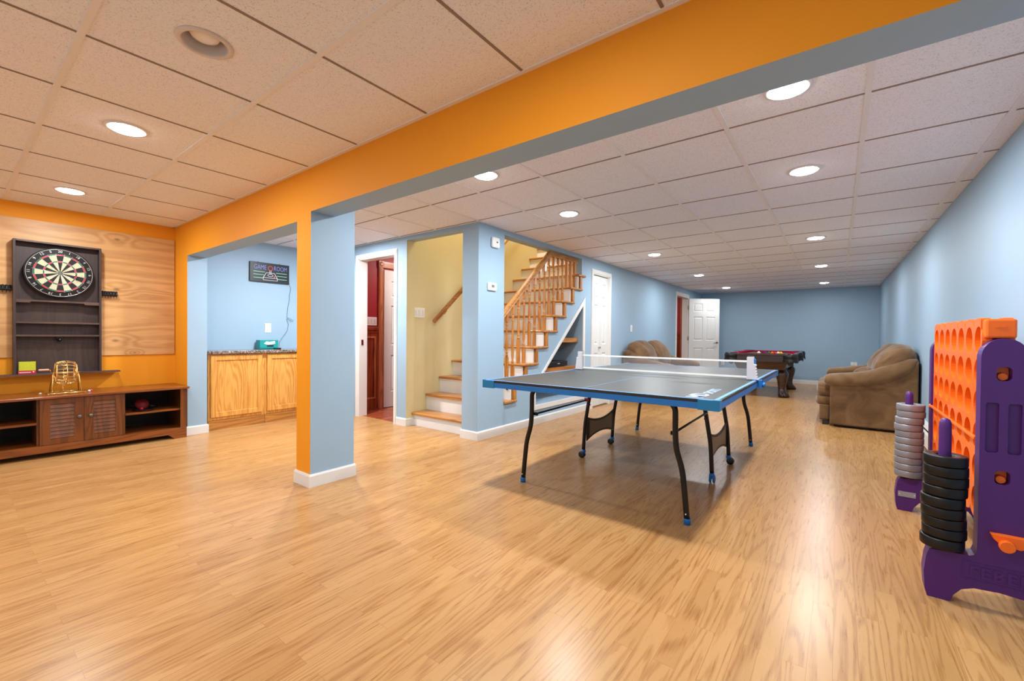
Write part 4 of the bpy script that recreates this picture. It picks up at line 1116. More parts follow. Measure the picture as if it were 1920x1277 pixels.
def caster_leg(y, s_, nearer):
    base = [(0.435, 0.70), (0.458, 0.60), (0.475, 0.52), (0.495, 0.40), (0.512, 0.29), (0.520, 0.17), (0.525, 0.075)]
    pts = catmull([(TXM+s_*a, y, z) for a, z in base], 4)
    lg = MB().tube(pts, 0.0155, 12).build('leg', 'blackmetal', tt)
    x = TXM+s_*0.525
    mb = MB(); mb.lathe([(0.012, 0.0), (0.020, 0.004), (0.020, 0.018), (0.010, 0.03)], (x, y, 0.047), 'Z', 16); mb.box(x-0.014, x+0.014, y-0.006, y+0.006, 0.030, 0.056)
    ho = mb.build('caster', 'ttblue', lg, bevel=0.003)
    axis = 'X' if (s_ > 0 and nearer) else 'Y'
    cx, cy = (x, y+0.012) if axis == 'X' else (x+s_*0.014, y)
    for d in (-0.019, 0.007):
        c3 = (cx+d, cy, 0.028) if axis == 'X' else (cx, cy+d, 0.028)
        w_ = MB().lathe([(0.006, 0), (0.024, 0.0), (0.028, 0.003), (0.028, 0.009), (0.024, 0.012), (0.006, 0.012)], c3, axis, 24)
        w_.build('wheel', 'ttblue' if (axis == 'X') else 'black', lg)
    mb = MB()
    for z in (0.515, 0.47): mb.lathe([(0.007, 0), (0.007, 0.008), (0.004, 0.010)], (TXM+s_*0.478, y-0.026, z), 'Y', 10); mb.lathe([(0.007, 0), (0.007, 0.008)], (TXM+s_*0.478, y+0.016, z), 'Y', 10)
    mb.build('bolt', 'black', lg)
YCN, YCF = TYM-0.26, TYM+0.345
for s_ in (-1, 1):
    for y in (YCN, YCF): caster_leg(y, s_, y < TYM)
    x = TXM+s_*0.506
    # brace from the outer leg to the caster leg
    mb = MB(); mb.tube([(TXM+s_*0.487, TYM-1.085, 0.505), (TXM+s_*0.487, YCN, 0.515)], 0.007, 8); mb.lathe([(0.012, 0), (0.012, 0.03)], (TXM+s_*0.487-0.015, TYM-1.075, 0.505), 'X', 10); mb.build('brace', 'blackmetal', tt)
    if s_ < 0:
        mb = MB(); mb.box(TXM-0.50, TXM-0.47, YCN-0.04, YCN-0.016, 0.505, 0.53); mb.build('lock_button', 'crimson', tt)
    mb = MB(); mb.tube([(TXM+s_*0.487, TYM+1.135, 0.505), (TXM+s_*0.487, YCF, 0.515)], 0.007, 8); mb.build('brace', 'blackmetal', tt)
    # ball and bat holder: curved panel stretched between the two caster legs
    n = 12
    top, bot = [], []
    for i in range(n+1):
        t = i/n; y = YCN+0.02+(YCF-YCN-0.04)*t; c_ = 4*t*(1-t)
        top.append((y, 0.355-0.045*c_)); bot.append((y, 0.150+0.045*c_))
    mb = MB(); mb.prism(top+bot[::-1], 'X', x-0.004, x+0.004); pn = mb.build('bat_holder', 'basket', tt)
    mb = MB(); ins = [(y, z-0.014) for y, z in top[1:-1]]+[(y, z+0.014) for y, z in bot[1:-1]][::-1]
    mb.prism(ins, 'X', x-0.0055, x+0.0055); mb.build('holder_face', 'basket_in', pn)
    mb = MB(); mb.tube([(x-0.0, y, z) for y, z in top], 0.005, 6); mb.tube([(x-0.0, y, z) for y, z in bot], 0.005, 6); mb.build('holder_rim', 'black', pn)
    if s_ > 0:
        mb = MB(); mb.text('MD SPORTS', 0.05, Matrix.Translation((x-0.0058, TYM+0.04, 0.27)) @ Matrix(((0, 0, -1, 0), (-1, 0, 0, 0), (0, 1, 0, 0), (0, 0, 0, 1))), 0.0003); mb.build('holder_print', 'black', pn)
for y in (YCN, YCF):
    mb = MB(); mb.tube([(TXM-0.44, y, 0.695), (TXM+0.44, y, 0.695)], 0.0125, 10); mb.build('cross_tube', 'blackmetal', tt)
for x in (TXM-0.44, TXM+0.44):
    mb = MB(); mb.tube([(x, TYM-1.12, 0.712), (x, TYM+1.17, 0.712)], 0.0115, 8); mb.build('side_tube', 'blackmetal', tt)

# net set clamped to the table
nt_ = empty('table_tennis_net', (TXM, TYM, TZ), 'retractable table tennis net with white posts and tapes across the table', 'net')
NL, NR = -1.925, -0.545
mb = MB(); v = [mb.bm.verts.new(p) for p in ((NL, TYM, TZ+0.020), (NR, TYM, TZ+0.020), (NR, TYM, TZ+0.142), (NL, TYM, TZ+0.142))]; mb._f(v); mb.build('net', 'net', nt_)
mb = MB(); mb.box(NL-0.01, NR+0.01, TYM-0.0015, TYM+0.0015, TZ+0.132, TZ+0.146); mb.build('upper_tape', 'plastic', nt_)
mb = MB(); mb.box(NL-0.01, NR+0.01, TYM-0.0015, TYM+0.0015, TZ+0.014, TZ+0.028); mb.build('lower_tape', 'plastic', nt_)
for s_, xi, xo in ((-1, NL, -2.0), (1, NR, -0.472)):
    # wedge-shaped housing with a scalloped grip on its outer side
    P = [(xi, TZ+0.004), (xi, TZ+0.172)]
    P += [(xi+s_*0.045, TZ+0.172), (xi+s_*0.047, TZ+0.122), (xi+s_*0.060, TZ+0.118)]
    for k in range(5):
        z = TZ+0.108-k*0.021; P += [(xi+s_*(0.062+0.002*k), z), (xi+s_*(0.056+0.003*k), z-0.010)]
    P += [(xi+s_*0.078, TZ+0.004)]
    mb = MB(); mb.prism(P, 'Y', TYM-0.024, TYM+0.024); po = mb.build('post', 'post_grey', nt_, bevel=0.004)
    mb = MB(); a, c_ = sorted((xi+s_*0.003, xi+s_*0.043)); mb.box(a, c_, TYM-0.022, TYM+0.022, TZ+0.1725, TZ+0.178); mb.build('post_cap', 'grey_plastic', po)
    mb = MB(); a, c_ = sorted((xi+s_*0.042, xi+s_*0.058)); mb.box(a, c_, TYM-0.012, TYM+0.012, TZ+0.120, TZ+0.158); mb.build('release_button', 'ttblue', po, bevel=0.003)
    mb = MB(); a, c_ = sorted((xi+s_*0.035, xi+s_*0.100)); mb.box(a, c_, TYM-0.02, TYM+0.02, TZ-0.001, TZ+0.005); a, c_ = sorted((xi+s_*0.078, xi+s_*0.100)); mb.box(a, c_, TYM-0.02, TYM+0.02, TZ-0.056, TZ-0.001)
    mb.lathe([(0.014, 0), (0.018, 0.010*s_), (0.015, 0.020*s_), (0.0001, 0.022*s_)], (xi+s_*0.10, TYM, TZ-0.03), 'X', 14)
    mb.build('clamp', 'ttblue', nt_, bevel=0.003)

# ------------------------------------------------------------------ pool table
PX0, PX1, PY0, PY1, PZ = -1.665, -0.585, 8.82, 11.02, 0.79
pxm = (PX0+PX1)/2; pym = (PY0+PY1)/2
pt = empty('pool_table', (pxm, pym, 0), 'dark wood pool table with red felt and black leather pockets', 'pool table')
RW = 0.058
pk = [(PX0+0.075, PY0+0.075), (PX1-0.075, PY0+0.075), (PX0+0.075, PY1-0.075), (PX1-0.075, PY1-0.075), (PX0+0.05, pym), (PX1-0.05, pym)]
# rails between the pockets
cg = 0.13
for (a, b_, c_, d_) in ((PX0+cg, PX1-cg, PY0, PY0+RW), (PX0+cg, PX1-cg, PY1-RW, PY1), (PX0, PX0+RW, PY0+cg, pym-0.06), (PX0, PX0+RW, pym+0.06, PY1-cg), (PX1-RW, PX1, PY0+cg, pym-0.06), (PX1-RW, PX1, pym+0.06, PY1-cg)):
    MB().box(a, b_, c_, d_, PZ-0.035, PZ).build('rail', 'mahogany', pt, bevel=0.006)
for (a, b_, c_, d_, e) in ((PX0+cg+0.03, PX1-cg-0.03, PY0+RW, PY0+RW+0.095, 0), (PX0+cg+0.03, PX1-cg-0.03, PY1-RW-0.095, PY1-RW, 0), (PX0+RW, PX0+RW+0.095, PY0+cg+0.03, pym-0.08, 0), (PX0+RW, PX0+RW+0.095, pym+0.08, PY1-cg-0.03, 0), (PX1-RW-0.095, PX1-RW, PY0+cg+0.03, pym-0.08, 0), (PX1-RW-0.095, PX1-RW, pym+0.08, PY1-cg-0.03, 0)):
    MB().box(a, b_, c_, d_, PZ-0.035, PZ-0.0005).build('cushion', 'felt', pt, bevel=0.008)
MB().box(PX0+0.09, PX1-0.09, PY0+0.09, PY1-0.09, PZ-0.06, PZ-0.032).build('bed', 'felt', pt)
# tapered cabinet
mb = MB()
def frus(mb, x0, x1, y0, y1, z0, z1, t):
    lo = [mb.bm.verts.new(p) for p in ((x0+t, y0+t, z0), (x1-t, y0+t, z0), (x1-t, y1-t, z0), (x0+t, y1-t, z0))]
    hi = [mb.bm.verts.new(p) for p in ((x0, y0, z1), (x1, y0, z1), (x1, y1, z1), (x0, y1, z1))]
    mb._f(lo); mb._f(hi)
    for k in range(4): mb._f([lo[k], lo[(k+1) % 4], hi[(k+1) % 4], hi[k]])
mb.box(PX0+0.09, PX1-0.09, PY0+0.03, PY1-0.03, PZ-0.15, PZ-0.03); 
mb.build('apron_board', 'mahogany', pt, bevel=0.006)
mb = MB(); frus(mb, PX0+0.11, PX1-0.11, PY0+0.06, PY1-0.06, 0.50, PZ-0.15, 0.06); mb.build('cabinet_body', 'mahogany', pt, bevel=0.004)
# carved legs with claw feet
def pool_leg(cx, cy, sx, sy):
    prof = [(0.0, 0.66, 0.075), (0.0, 0.47, 0.078), (0.0, 0.455, 0.10), (0.0, 0.42, 0.112), (0.0, 0.37, 0.108), (0.0, 0.30, 0.090), (0.002, 0.22, 0.074), (0.002, 0.15, 0.066), (0.0, 0.11, 0.072), (-0.006, 0.075, 0.088), (-0.01, 0.035, 0.094), (-0.01, 0.0, 0.084)]
    mb = MB(); pts = []; rs = []
    for o_, z, r in prof: pts.append((cx-sx*o_*2.0, cy-sy*o_*2.0, z)); rs.append(r*0.86)
    rings = []
    for p, r in zip(pts, rs):
        ring = []
        for k in range(40):
            a = 2*PI*k/40; rr = r*(1+0.05*math.cos(10*a)*(1 if p[2] > 0.12 else 0.4)); e = 0.75
            ring.append(mb.bm.verts.new((p[0]+rr*math.copysign(abs(math.cos(a))**e, math.cos(a)), p[1]+rr*math.copysign(abs(math.sin(a))**e, math.sin(a)), p[2])))
        rings.append(ring)
    for i in range(len(rings)-1):
        for k in range(40): mb._f([rings[i][k], rings[i][(k+1) % 40], rings[i+1][(k+1) % 40], rings[i+1][k]], True)
    mb._f(rings[0]); mb._f(rings[-1])
    lg = mb.build('leg', 'mahogany', pt)
    mb = MB()
    for k in range(4):
        a = math.atan2(-sy, -sx)+math.pi+(k-1.5)*0.5
        bx_, by_ = cx+sx*0.012, cy+sy*0.012
        mb.tube([(bx_+0.03*math.cos(a), by_+0.03*math.sin(a), 0.085), (bx_+0.07*math.cos(a), by_+0.07*math.sin(a), 0.055), (bx_+0.092*math.cos(a), by_+0.092*math.sin(a), 0.015), (bx_+0.09*math.cos(a), by_+0.09*math.sin(a), 0.002)], [0.022, 0.022, 0.016, 0.008], 8)
    mb.build('claw_foot', 'mahogany', lg)
for sx in (-1, 1):
    for sy in (-1, 1): pool_leg(pxm+sx*0.325, pym+sy*0.74, sx, sy)
# leather pockets with fringe
def pocket(x, y, sx, sy, corner=True):
    t = MB(); seg = 28; R1 = 0.085
    ang0 = math.atan2(sy, sx); half = 0.75*PI if corner else 0.5*PI
    ang = [ang0-half+2*half*k/seg for k in range(seg+1)]
    rows = [(R1-0.03, PZ-0.002), (R1-0.01, PZ+0.006), (R1+0.012, PZ+0.004), (R1+0.024, PZ-0.012), (R1+0.030, PZ-0.05), (R1+0.024, PZ-0.09)]
    g_ = []
    for r, z in rows: g_.append([t.bm.verts.new((x+r*math.cos(a), y+r*math.sin(a), z)) for a in ang])
    for i in range(len(g_)-1):
        for k in range(seg): t._f([g_[i][k], g_[i][k+1], g_[i+1][k+1], g_[i+1][k]], True)
    sk = t.build('pocket', 'leather', pt)
    m = sk.modifiers.new('s', 'SOLIDIFY'); m.thickness = 0.006; m.offset = -1
    f = MB()
    for k in range(0, seg, 1):
        a = ang[k]; a2 = ang[k+1]; L = 0.05+0.03*random.random()
        r = R1+0.026; am = (a+a2)/2
        p = [(x+r*math.cos(a), y+r*math.sin(a), PZ-0.088), (x+r*math.cos(a2), y+r*math.sin(a2), PZ-0.088), (x+(r+0.008)*math.cos(a2-0.01), y+(r+0.008)*math.sin(a2-0.01), PZ-0.088-L*0.8), (x+(r+0.008)*math.cos(am), y+(r+0.008)*math.sin(am), PZ-0.088-L)]
        f._f([f.bm.verts.new(q) for q in p])
    fo = f.build('fringe', 'leather', sk); m = fo.modifiers.new('s', 'SOLIDIFY'); m.thickness = 0.003
    t = MB(); t.lathe([(0.055, 0.0), (0.06, -0.06), (0.052, -0.13), (0.03, -0.17), (0.0001, -0.18)], (x, y, PZ-0.03), 'Z', 18); t.build('pocket_net', 'leather', sk)
for (x, y), (sx, sy) in zip(pk[:4], ((-1, -1), (1, -1), (-1, 1), (1, 1))): pocket(x, y, sx, sy)
pocket(PX0+0.055, pym, -1, 0.0, False); pocket(PX1-0.055, pym, 1, 0.0, False)
# triangle of balls seen edge-on
BC = [('white', srgb(238, 232, 215)), ('maroon', srgb(110, 25, 35)), ('purple', srgb(70, 40, 100)), ('green', srgb(20, 95, 70)), ('orange', srgb(230, 110, 40)), ('red', srgb(200, 40, 40)), ('cream striped', srgb(230, 215, 190)), ('yellow', srgb(235, 185, 40))]
bl = [(-1.185, 9.25), (-1.125, 9.33), (-1.075, 9.24), (-1.030, 9.36), (-0.972, 9.30), (-0.925, 9.23), (-0.888, 9.40), (-0.835, 9.31)]
for i, ((x, y), (nm, c)) in enumerate(zip(bl, BC)):
    ml = plain('ball_'+nm.replace(' ', '_'), c, 0.12, var=0.01)
    mb = MB(); mb.ball((x, y, PZ-0.032+0.0286), 0.0286, 20); mb.ball((x-0.004, y-0.0245, PZ+0.004), 0.010, 12)
    o = mb.build('pool_ball', ml)
    side = ['leftmost of the group', 'behind the white one', 'between maroon and green', 'near the middle of the group', 'right of the middle', 'in front, beside the orange one', 'behind the red one', 'rightmost of the group']
    tag(o, nm+' pool ball on the red felt, '+side[i], 'ball', 'balls on the pool table')

# ------------------------------------------------------------------ sofas (one model, two pieces)
def make_sofa(root, Lw=1.60):
    """faces -X; back at x=0.93, length along Y from 0 to Lw"""
    AW = 0.24
    prof = [(0.145, 0.03), (0.93, 0.03), (0.93, 0.83), (0.88, 0.75), (0.80, 0.66), (0.67, 0.57), (0.54, 0.53), (0.40, 0.51), (0.145, 0.50)]
    for i, y0 in enumerate((0.01, Lw-AW+0.02)):
        mb = MB(); mb.prism(prof, 'Y', y0, y0+AW-0.03); mb.build('side_panel', 'suede', root, bevel=0.018, segs=3)
    # padded arm rolls, sweeping up the back
    for i, yc in enumerate((0.115, Lw-0.115)):
        raw = [(0.085, 0.553, 0.030), (0.10, 0.555, 0.055), (0.135, 0.557, 0.072), (0.20, 0.562, 0.080), (0.30, 0.568, 0.086), (0.42, 0.578, 0.094), (0.55, 0.602, 0.102), (0.67, 0.648, 0.108), (0.79, 0.716, 0.100), (0.88, 0.780, 0.068), (0.93, 0.822, 0.020)]
        path = catmull([(a, 0.0, z) for a, z, _ in raw], 5); rad = catmull([(h_, 0, 0) for _, _, h_ in raw], 5)
        n = len(path); mb = MB(); rings = []
        for k, p in enumerate(path):
            t = k/(n-1); hgt = max(0.012, rad[k].x); wdt = 0.135*min(1.0, (hgt/0.075)**0.6)
            q = path[min(n-1, k+1)]-path[max(0, k-1)]; q.normalize(); up = Vector((-q.z, 0, q.x)); up = (up+Vector((0, 0, 1))).normalized()
            ring = []
            for j in range(28):
                a = 2*PI*j/28
                c_, s_ = math.copysign(abs(math.cos(a))**0.75, math.cos(a)), math.copysign(abs(math.sin(a))**0.85, math.sin(a))
                w = Vector((p.x, yc, p.z))+Vector((0, 1, 0))*c_*wdt+up*s_*hgt
                w += up*(noise.noise(Vector((w.x*9, w.y*3, w.z*3+i*5)))*0.008+noise.noise(Vector((w.x*34, w.y*4, w.z*4+i*5)))*0.003)
                ring.append(mb.bm.verts.new(w))
            rings.append(ring)
        for k in range(n-1):
            for j in range(28): mb._f([rings[k][j], rings[k][(j+1) % 28], rings[k+1][(j+1) % 28], rings[k+1][j]], True)
        mb._f(rings[0]); mb._f(rings[-1])
        mb.build('arm', 'suede', root)
    MB().box(0.16, 0.92, 0.2, Lw-0.2, 0.05, 0.30).build('base', 'suede', root, bevel=0.02)
    MB().box(0.80, 0.925, 0.1, Lw-0.1, 0.30, 0.80).build('back_frame', 'suede', root, bevel=0.03, segs=3)
    hw_ = (Lw-2*AW+0.05)/2
    for i in range(2):
        yc = AW-0.02+hw_*(i+0.5)
        mb = MB(); mb.pillow((0.36, yc, 0.435), (0.36, hw_/2+0.005, 0.085), 0.42, (32, 16), 0.014, 5, i*3.0); mb.pillow((0.115, yc, 0.405), (0.115, hw_/2, 0.075), 0.55, (26, 14), 0.010, 6, i*2.0)
        mb.build('seat_cushion', 'suede', root)
        mb = MB(); mb.pillow((0.095, yc, 0.285), (0.10, hw_/2, 0.068), 0.5, (26, 14), 0.010, 6, i*4.0); mb.build('footrest_pad', 'suede', root)
        mb = MB(); mb.box(0.035, 0.14, yc-hw_/2+0.004, yc+hw_/2-0.004, 0.045, 0.24); mb.build('front_panel', 'suede', root, bevel=0.015)
        # back cushion: tall leaning pillow with a fold across
        ycb = 0.07+(Lw-0.14)*(i+0.5)/2; mb = MB(); W0 = (Lw-0.14)/4+0.012
        n1, n2 = 64, 36; rows = []
        for a_ in range(n2+1):
            ph = -PI/2+PI*a_/n2; row = []
            for b_ in range(n1):
                thh = 2*PI*b_/n1
                sp = lambda v, k: math.copysign(abs(v)**k, v)
                x = 0.178*sp(math.cos(ph), 0.65)*sp(math.cos(thh), 0.75); y = W0*sp(math.cos(ph), 0.50)*sp(math.sin(thh), 0.55); z = 0.285*sp(math.sin(ph), 0.62)
                z2 = z*1.0
                x -= 0.045*math.cos(z*9.0)*(0.2+0.8*min(1.0, max(0.0, -x/0.08)))*math.cos(ph)**0.5 if abs(ph) < 1.57 else 0.0
                # lean back toward the top
                X = 0.768+(x if x < 0 else x*0.9)+0.16*(z2) ; Z = 0.725+z2-0.22*max(0, x)-0.05*(y/W0)**2
                q = Vector((X, ycb+y, Z))
                d = noise.noise(Vector((q.y*30+i*7+q.z*12, q.z*6, q.x*7)))*0.008+noise.noise(Vector((q.y*14+i*7, q.z*5, q.x*4)))*0.010+noise.noise(Vector((q.y*5+i*3, q.z*5, q.x*5)))*0.02
                q += Vector((x, y*0.3, z)).normalized()*d*min(1.0, abs(math.cos(ph))*2.5)
                row.append(mb.bm.verts.new(q))
            rows.append(row)
        for a_ in range(n2):
            for b_ in range(n1): mb._f([rows[a_][b_], rows[a_][(b_+1) % n1], rows[a_+1][(b_+1) % n1], rows[a_+1][b_]], True)
        mb.build('back_cushion', 'suede', root)
    for (x, y) in ((0.10, 0.16), (0.10, Lw-0.16), (0.86, 0.06), (0.86, Lw-0.06)):
        MB().box(x-0.03, x+0.03, y-0.03, y+0.03, 0.0, 0.05).build('foot', 'black', root)
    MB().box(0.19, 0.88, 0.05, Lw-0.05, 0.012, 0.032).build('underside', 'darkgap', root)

sr = empty('sofa', (0, 0, 0), 'puffy brown suede sofa against the right wall, seen from its side', 'sofa', 'brown suede sofas')
make_sofa(sr)
sl = copy_tree(sr)
sr.location = (-0.215, 6.48, 0)
sl.location = (-2.90+0.93+0.03, 8.45, 0); sl.rotation_euler = (0, 0, PI)
sl['label'] = 'puffy brown suede sofa against the left wall, mostly hidden behind the table tennis table'
# cushion bunched in the seat corner of the right sofa
mb = MB(); mb.pillow((0.30, 6.98, 0.62), (0.13, 0.16, 0.09), 0.75, (26, 16), 0.03, 12)
tag(mb.build('throw_pillow', 'suede'), 'crumpled brown pillow on the right sofa seat against its back cushion', 'pillow')

# ------------------------------------------------------------------ baseboard heater on the right wall
def xw(y): return 0.765-(y-3.0)*0.065/9.2
bh = empty('baseboard_heater', (0.70, 8.2, 0), 'white baseboard heater running low along the right wall', 'heater')
ya, yb = 4.0, 12.0
def hprism(mb, prof):
    n = len(prof)
    A = [mb.bm.verts.new((xw(ya)-d, ya, z)) for d, z in prof]; B = [mb.bm.verts.new((xw(yb)-d, yb, z)) for d, z in prof]
    mb._f(A); mb._f(list(reversed(B)))
    for k in range(n): mb._f([A[k], A[(k+1) % n], B[(k+1) % n], B[k]])
mb = MB(); hprism(mb, [(0.0, 0.02), (0.004, 0.02), (0.004, 0.205), (0.03, 0.21), (0.035, 0.205), (0.045, 0.185), (0.048, 0.19), (0.037, 0.215), (0.0, 0.218)]); mb.build('hood', 'white', bh)
mb = MB(); hprism(mb, [(0.058, 0.03), (0.064, 0.03), (0.064, 0.155), (0.052, 0.175), (0.048, 0.172), (0.058, 0.153)]); mb.build('front_cover', 'white', bh)
mb = MB(); hprism(mb, [(0.006, 0.035), (0.055, 0.035), (0.055, 0.15), (0.006, 0.18)]); mb.build('fins', 'darkgap', bh)
for y in (ya, yb):
    mb = MB(); mb.prism([(xw(y), 0), (xw(y)-0.066, 0), (xw(y)-0.066, 0.16), (xw(y)-0.04, 0.22), (xw(y), 0.22)], 'Y', y-0.015, y+0.005); mb.build('end_cap', 'white', bh)

# ------------------------------------------------------------------ giant four-in-a-row game
g4 = empty('four_in_a_row_game', (0.515, 3.05, 0), 'giant orange and purple four-in-a-row game beside the right wall', 'game')
CX4 = 0.515
def half_outline():
    P = []
    P += [(0.138, 0.0), (0.205, 0.0), (0.212, 0.03), (0.2165, 0.10), (0.210, 0.165), (0.203, 0.192), (0.190, 0.200)]
    P += [(0.085, 0.205), (0.070, 0.212), (0.064, 0.232), (0.063, 0.30), (0.063, 1.00), (0.0622, 1.012), (0.059, 1.027), (0.0535, 1.041), (0.046, 1.053), (0.037, 1.062), (0.026, 1.069), (0.014, 1.0735), (0.0, 1.075)]
    return P
half = half_outline()
left = [(CX4-a, z) for a, z in half]           # foot outer .. top centre
right = [(CX4+a, z) for a, z in half][::-1]
arch = [(CX4+0.138, 0.0), (CX4+0.128, 0.03), (CX4+0.105, 0.062), (CX4+0.07, 0.078), (CX4, 0.084), (CX4-0.07, 0.078), (CX4-0.105, 0.062), (CX4-0.128, 0.03)]
outline = left+right[1:-1]+arch[:0]
outline = left[0:1]+left[1:]+right[1:]+arch[1:]
def rrect(cx, cz, w, h, r, n=5):
    out = []
    for sx, sz, a0 in ((1, 1, 0), (-1, 1, PI/2), (-1, -1, PI), (1, -1, 1.5*PI)):
        for k in range(n+1):
            a = a0+PI/2*k/n; out.append((cx+sx*(w/2-r)+r*math.cos(a), cz+sz*(h/2-r)+r*math.sin(a)))
    return out
def side_frame(y0, y1, outward):
    """outward: -1 front face towards -y"""
    holes = [rrect(CX4, 0.937, 0.042, 0.055, 0.016), rrect(CX4, 0.533, 0.042, 0.055, 0.016)]
    slots = [rrect(CX4-0.030, 0.726, 0.036, 0.195, 0.008), rrect(CX4+0.030, 0.726, 0.036, 0.195, 0.008)]
    yf = y0 if outward < 0 else y1; yi = yf-outward*0.014
    ybk = y1 if outward < 0 else y0
    mb = MB()
    a, c_ = sorted((yf, yi)); mb.prism(outline, 'Y', a, c_, holes=holes+slots)
    a, c_ = sorted((yi, ybk)); mb.prism(outline, 'Y', a, c_, holes=holes)
    fr = mb.build('side_frame', 'purple', g4, bevel=0.006, segs=3, angle=0.9)
    for z in (0.937, 0.533):
        mb = MB(); a, c_ = sorted((ybk, yf-outward*0.042)); mb.box(CX4-0.019, CX4+0.019, a, c_, z-0.026, z+0.026); mb.build('socket', 'c4orange', fr)
        mb = MB(); mb.lathe([(0.0145, 0), (0.017, 0.02*outward*-1), (0.017, 0.05*outward*-1)], (CX4, yf-outward*0.022, z-0.012), 'Y', 18); mb.build('connector_pin', 'c4orange', fr, bevel=0.002)
    for s_ in (-1, 1):
        px = CX4+s_*0.155; pyc = (y0+y1)/2
        mb = MB(); mb.lathe([(0.026, 0.198), (0.024, 0.21), (0.0215, 0.30), (0.0195, 0.70), (0.0190, 0.722), (0.0145, 0.737), (0.006, 0.743), (0.0001, 0.744)], (px, pyc, 0), 'Z', 24); mb.build('peg', 'purple', fr)
    return fr
YN0, YN1, YF0, YF1 = 2.478, 2.548, 3.612, 3.680
f1 = side_frame(YN0, YN1, -1); f2 = side_frame(YF0, YF1, 1)
mb = MB(); mb.text('FEBER', 0.058, Matrix.Translation((CX4, YN0-0.001, 0.145)) @ Matrix.Rotation(PI/2, 4, 'X'), 0.002, 0.002, 1.15)
mb.build('raised_lettering', 'purple', f1)
mb = MB(); mb.prism([(CX4-0.105, 0.110), (CX4+0.105, 0.110), (CX4+0.105, 0.182), (CX4-0.105, 0.182)], 'Y', YN0-0.002, YN0+0.001, holes=[[(CX4-0.101, 0.114), (CX4+0.101, 0.114), (CX4+0.101, 0.178), (CX4-0.101, 0.178)]])
mb.build('lettering_border', 'purple', f1)
mb = MB(); mb.prism([(0.312, 0.088), (0.394, 0.088), (0.394, 0.120), (0.312, 0.120)], 'Y', YF0-0.003, YF0); pl = mb.build('name_plate', 'plate_grey', f2)
for x in (0.318, 0.388): MB().lathe([(0.003, 0), (0.003, -0.002)], (x, YF0-0.003, 0.104), 'Y', 10).build('screw', 'signwhite', pl)
# orange handle tray on the near frame
mb = MB(); mb.prism([(0.482, 0.318), (0.60, 0.318), (0.59, 0.288), (0.56, 0.274), (0.505, 0.285), (0.490, 0.300)], 'Y', YN0-0.030, YN0-0.001); mb.lathe([(0.022, 0), (0.022, 0.02), (0.018, 0.024)], (0.522, YN0-0.052, 0.284), 'Y', 20); mb.build('latch', 'c4orange', g4, bevel=0.003)
# orange grid: two perforated plates with channels between them
ncol, nrow = 7, 6; sp_y = 0.157; yc0 = 3.528; zc0 = 1.066; sp_z = 0.1325
cols_y = [yc0-sp_y*k for k in range(ncol)][::-1]
def grid_plate(x0, x1):
    bot = 0.335; n = 8; P = [(2.552, bot), (3.608, bot)]
    top = []
    for yc in reversed(cols_y):
        for k in range(n+1):
            a = PI*k/n; top.append((yc+sp_y/2*math.cos(a)*0.985, 1.118+0.042*math.sin(a)**0.8))
    top = [(min(3.608, max(2.552, y)), z) for y, z in top]
    # scalloped lower edge under every column
    low = []
    for yc in cols_y:
        for k in range(n+1):
            a = PI+PI*k/n; low.append((yc+sp_y/2*math.cos(a)*0.985, 0.365+0.035*math.sin(a)))
    low = [(min(3.608, max(2.552, y)), z) for y, z in low]
    hs = []
    for yc in cols_y:
        for r in range(nrow):
            z = zc0-sp_z*r
            hs.append([(yc+0.060*math.cos(2*PI*k/28), z+0.058*math.sin(2*PI*k/28)) for k in range(28)])
    mb = MB(); mb.prism(low+top, 'X', x0, x1, holes=hs)
    # raised collars round every hole make the plate read as moulded plastic
    return mb
GX0, GX1 = 0.462, 0.552
grid_plate(GX0, GX0+0.028).build('front_grid', 'c4orange', g4, bevel=0.0025, segs=2, angle=0.9)
grid_plate(GX1-0.028, GX1).build('rear_grid', 'c4orange', g4, bevel=0.0025, segs=2, angle=0.9)
for k in range(ncol+1):
    y = cols_y[0]-sp_y/2+sp_y*k; y = min(3.603, max(2.557, y))
    MB().box(GX0+0.029, GX1-0.029, y-0.005, y+0.005, 0.37, 1.115).build('divider', 'c4orange', g4)
for yy in (2.535, 3.602):
    a, c_ = (2.500, 2.552) if yy < 3 else (3.608, 3.640)
    MB().box(GX0+0.004, GX1, a, c_, 1.076 if yy < 3 else 1.0, 1.152).build('end_block', 'c4orange', g4, bevel=0.008)
mb = MB(); mb.box(GX0+0.03, GX0+0.06, 2.498, 2.501, 1.118, 1.126); mb.build('end_ridge', 'c4orange', g4)
# release bar
mb = MB(); mb.box(GX0-0.014, GX0-0.001, 2.552, 3.612, 0.660, 0.672); mb.lathe([(0.010, 0), (0.010, -0.02)], (GX0-0.008, 3.632, 0.666), 'Y', 12); mb.build('release_bar', 'c4orange', g4, bevel=0.002)
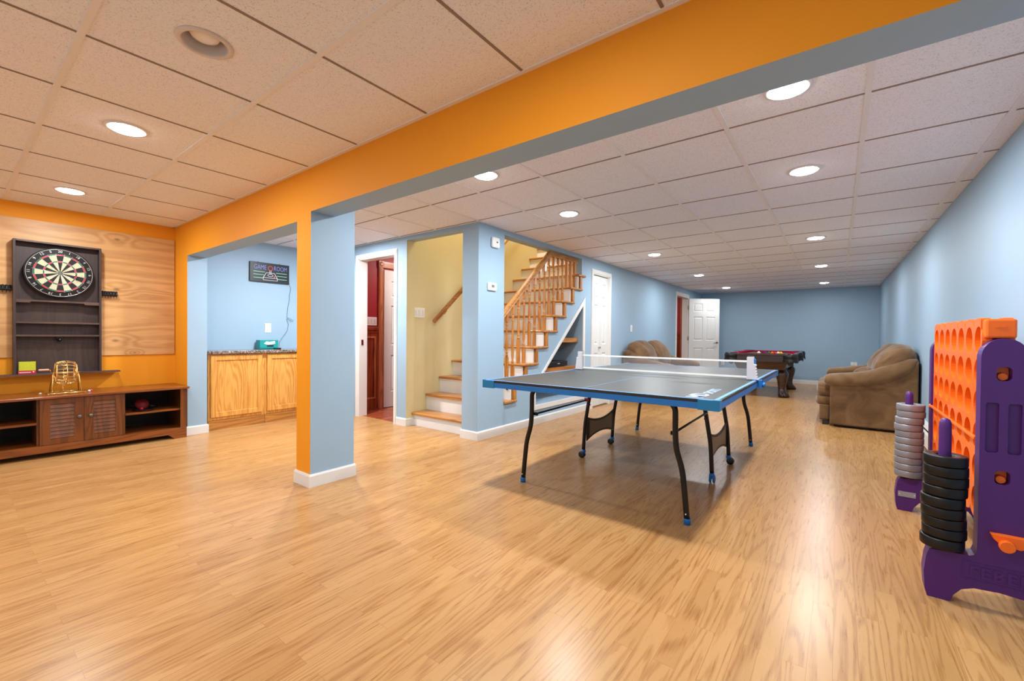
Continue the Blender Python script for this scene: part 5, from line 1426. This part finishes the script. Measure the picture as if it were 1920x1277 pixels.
# rings on the pegs, each a thing of its own
def make_ring(r, th, name, mat):
    mb = MB(); h = th/2
    mb.lathe([(0.030, -h), (r-0.006, -h), (r-0.0015, -h+0.0015), (r, -h+0.005), (r, h-0.005), (r-0.0015, h-0.0015), (r-0.006, h), (0.040, h), (0.034, h-0.003), (0.030, h-0.004), (0.030, -h)], (0, 0, 0), 'Z', 48, caps=False)
    return mb.build(name, mat)
ORD = ['top', 'second from the top', 'third from the top', 'fourth from the top', 'fifth from the top', 'sixth from the top', 'seventh from the top', 'eighth from the top', 'ninth from the top', 'tenth from the top', 'bottom']
px, pyn, pyf = CX4-0.155, (YN0+YN1)/2, (YF0+YF1)/2
r0 = make_ring(0.068, 0.0415, 'game_ring', 'ring_black')
for k in range(9):
    o = r0 if k == 0 else r0.copy()
    if k: C.objects.link(o)
    i = 8-k
    o.location = (px+random.uniform(-0.005, 0.005)-0.003*(k < 4)+(0.004 if k > 6 else 0), pyn+random.uniform(-0.005, 0.005), 0.2115+0.0425*(k+0.5)); o.rotation_euler = (0, 0, random.random()*6)
    tag(o, 'black game ring on the near purple peg, '+('bottom of the stack' if i == 8 else ORD[i]+(' of the stack' if i == 0 else '')), 'ring', 'black rings stacked on the near peg')
r1 = make_ring(0.068, 0.0405, 'game_ring', 'ring_silver')
for k in range(11):
    o = r1 if k == 0 else r1.copy()
    if k: C.objects.link(o)
    i = 10-k
    o.location = (px+random.uniform(-0.003, 0.003)+(0.006 if k > 8 else 0), pyf+random.uniform(-0.004, 0.004), 0.2125+0.0412*(k+0.5)); o.rotation_euler = (0, 0, random.random()*6)
    tag(o, 'silver grey game ring on the far purple peg, '+('bottom of the stack' if i == 10 else ORD[i]+(' of the stack' if i == 0 else '')), 'ring', 'silver rings stacked on the far peg')

# ------------------------------------------------------------------ camera
cam = bpy.data.cameras.new('camera'); co = bpy.data.objects.new('camera', cam); C.objects.link(co)
cam.sensor_width = 36; cam.lens = 808.5/1920*36; cam.clip_start = 0.02
yaw, pit, rol = 0.6476, -0.0114, 0.0086
F0 = Vector((-math.sin(yaw), math.cos(yaw), 0)); R0 = Vector((math.cos(yaw), math.sin(yaw), 0)); U0 = Vector((0, 0, 1))
Fw = math.cos(pit)*F0+math.sin(pit)*U0; Uw = -math.sin(pit)*F0+math.cos(pit)*U0
Rc = math.cos(rol)*R0+math.sin(rol)*Uw; Uc = -math.sin(rol)*R0+math.cos(rol)*Uw
mt = Matrix((( Rc.x, Uc.x, -Fw.x, 0), (Rc.y, Uc.y, -Fw.y, 0), (Rc.z, Uc.z, -Fw.z, 1.07), (0, 0, 0, 1)))
co.matrix_world = mt
bpy.context.scene.camera = co
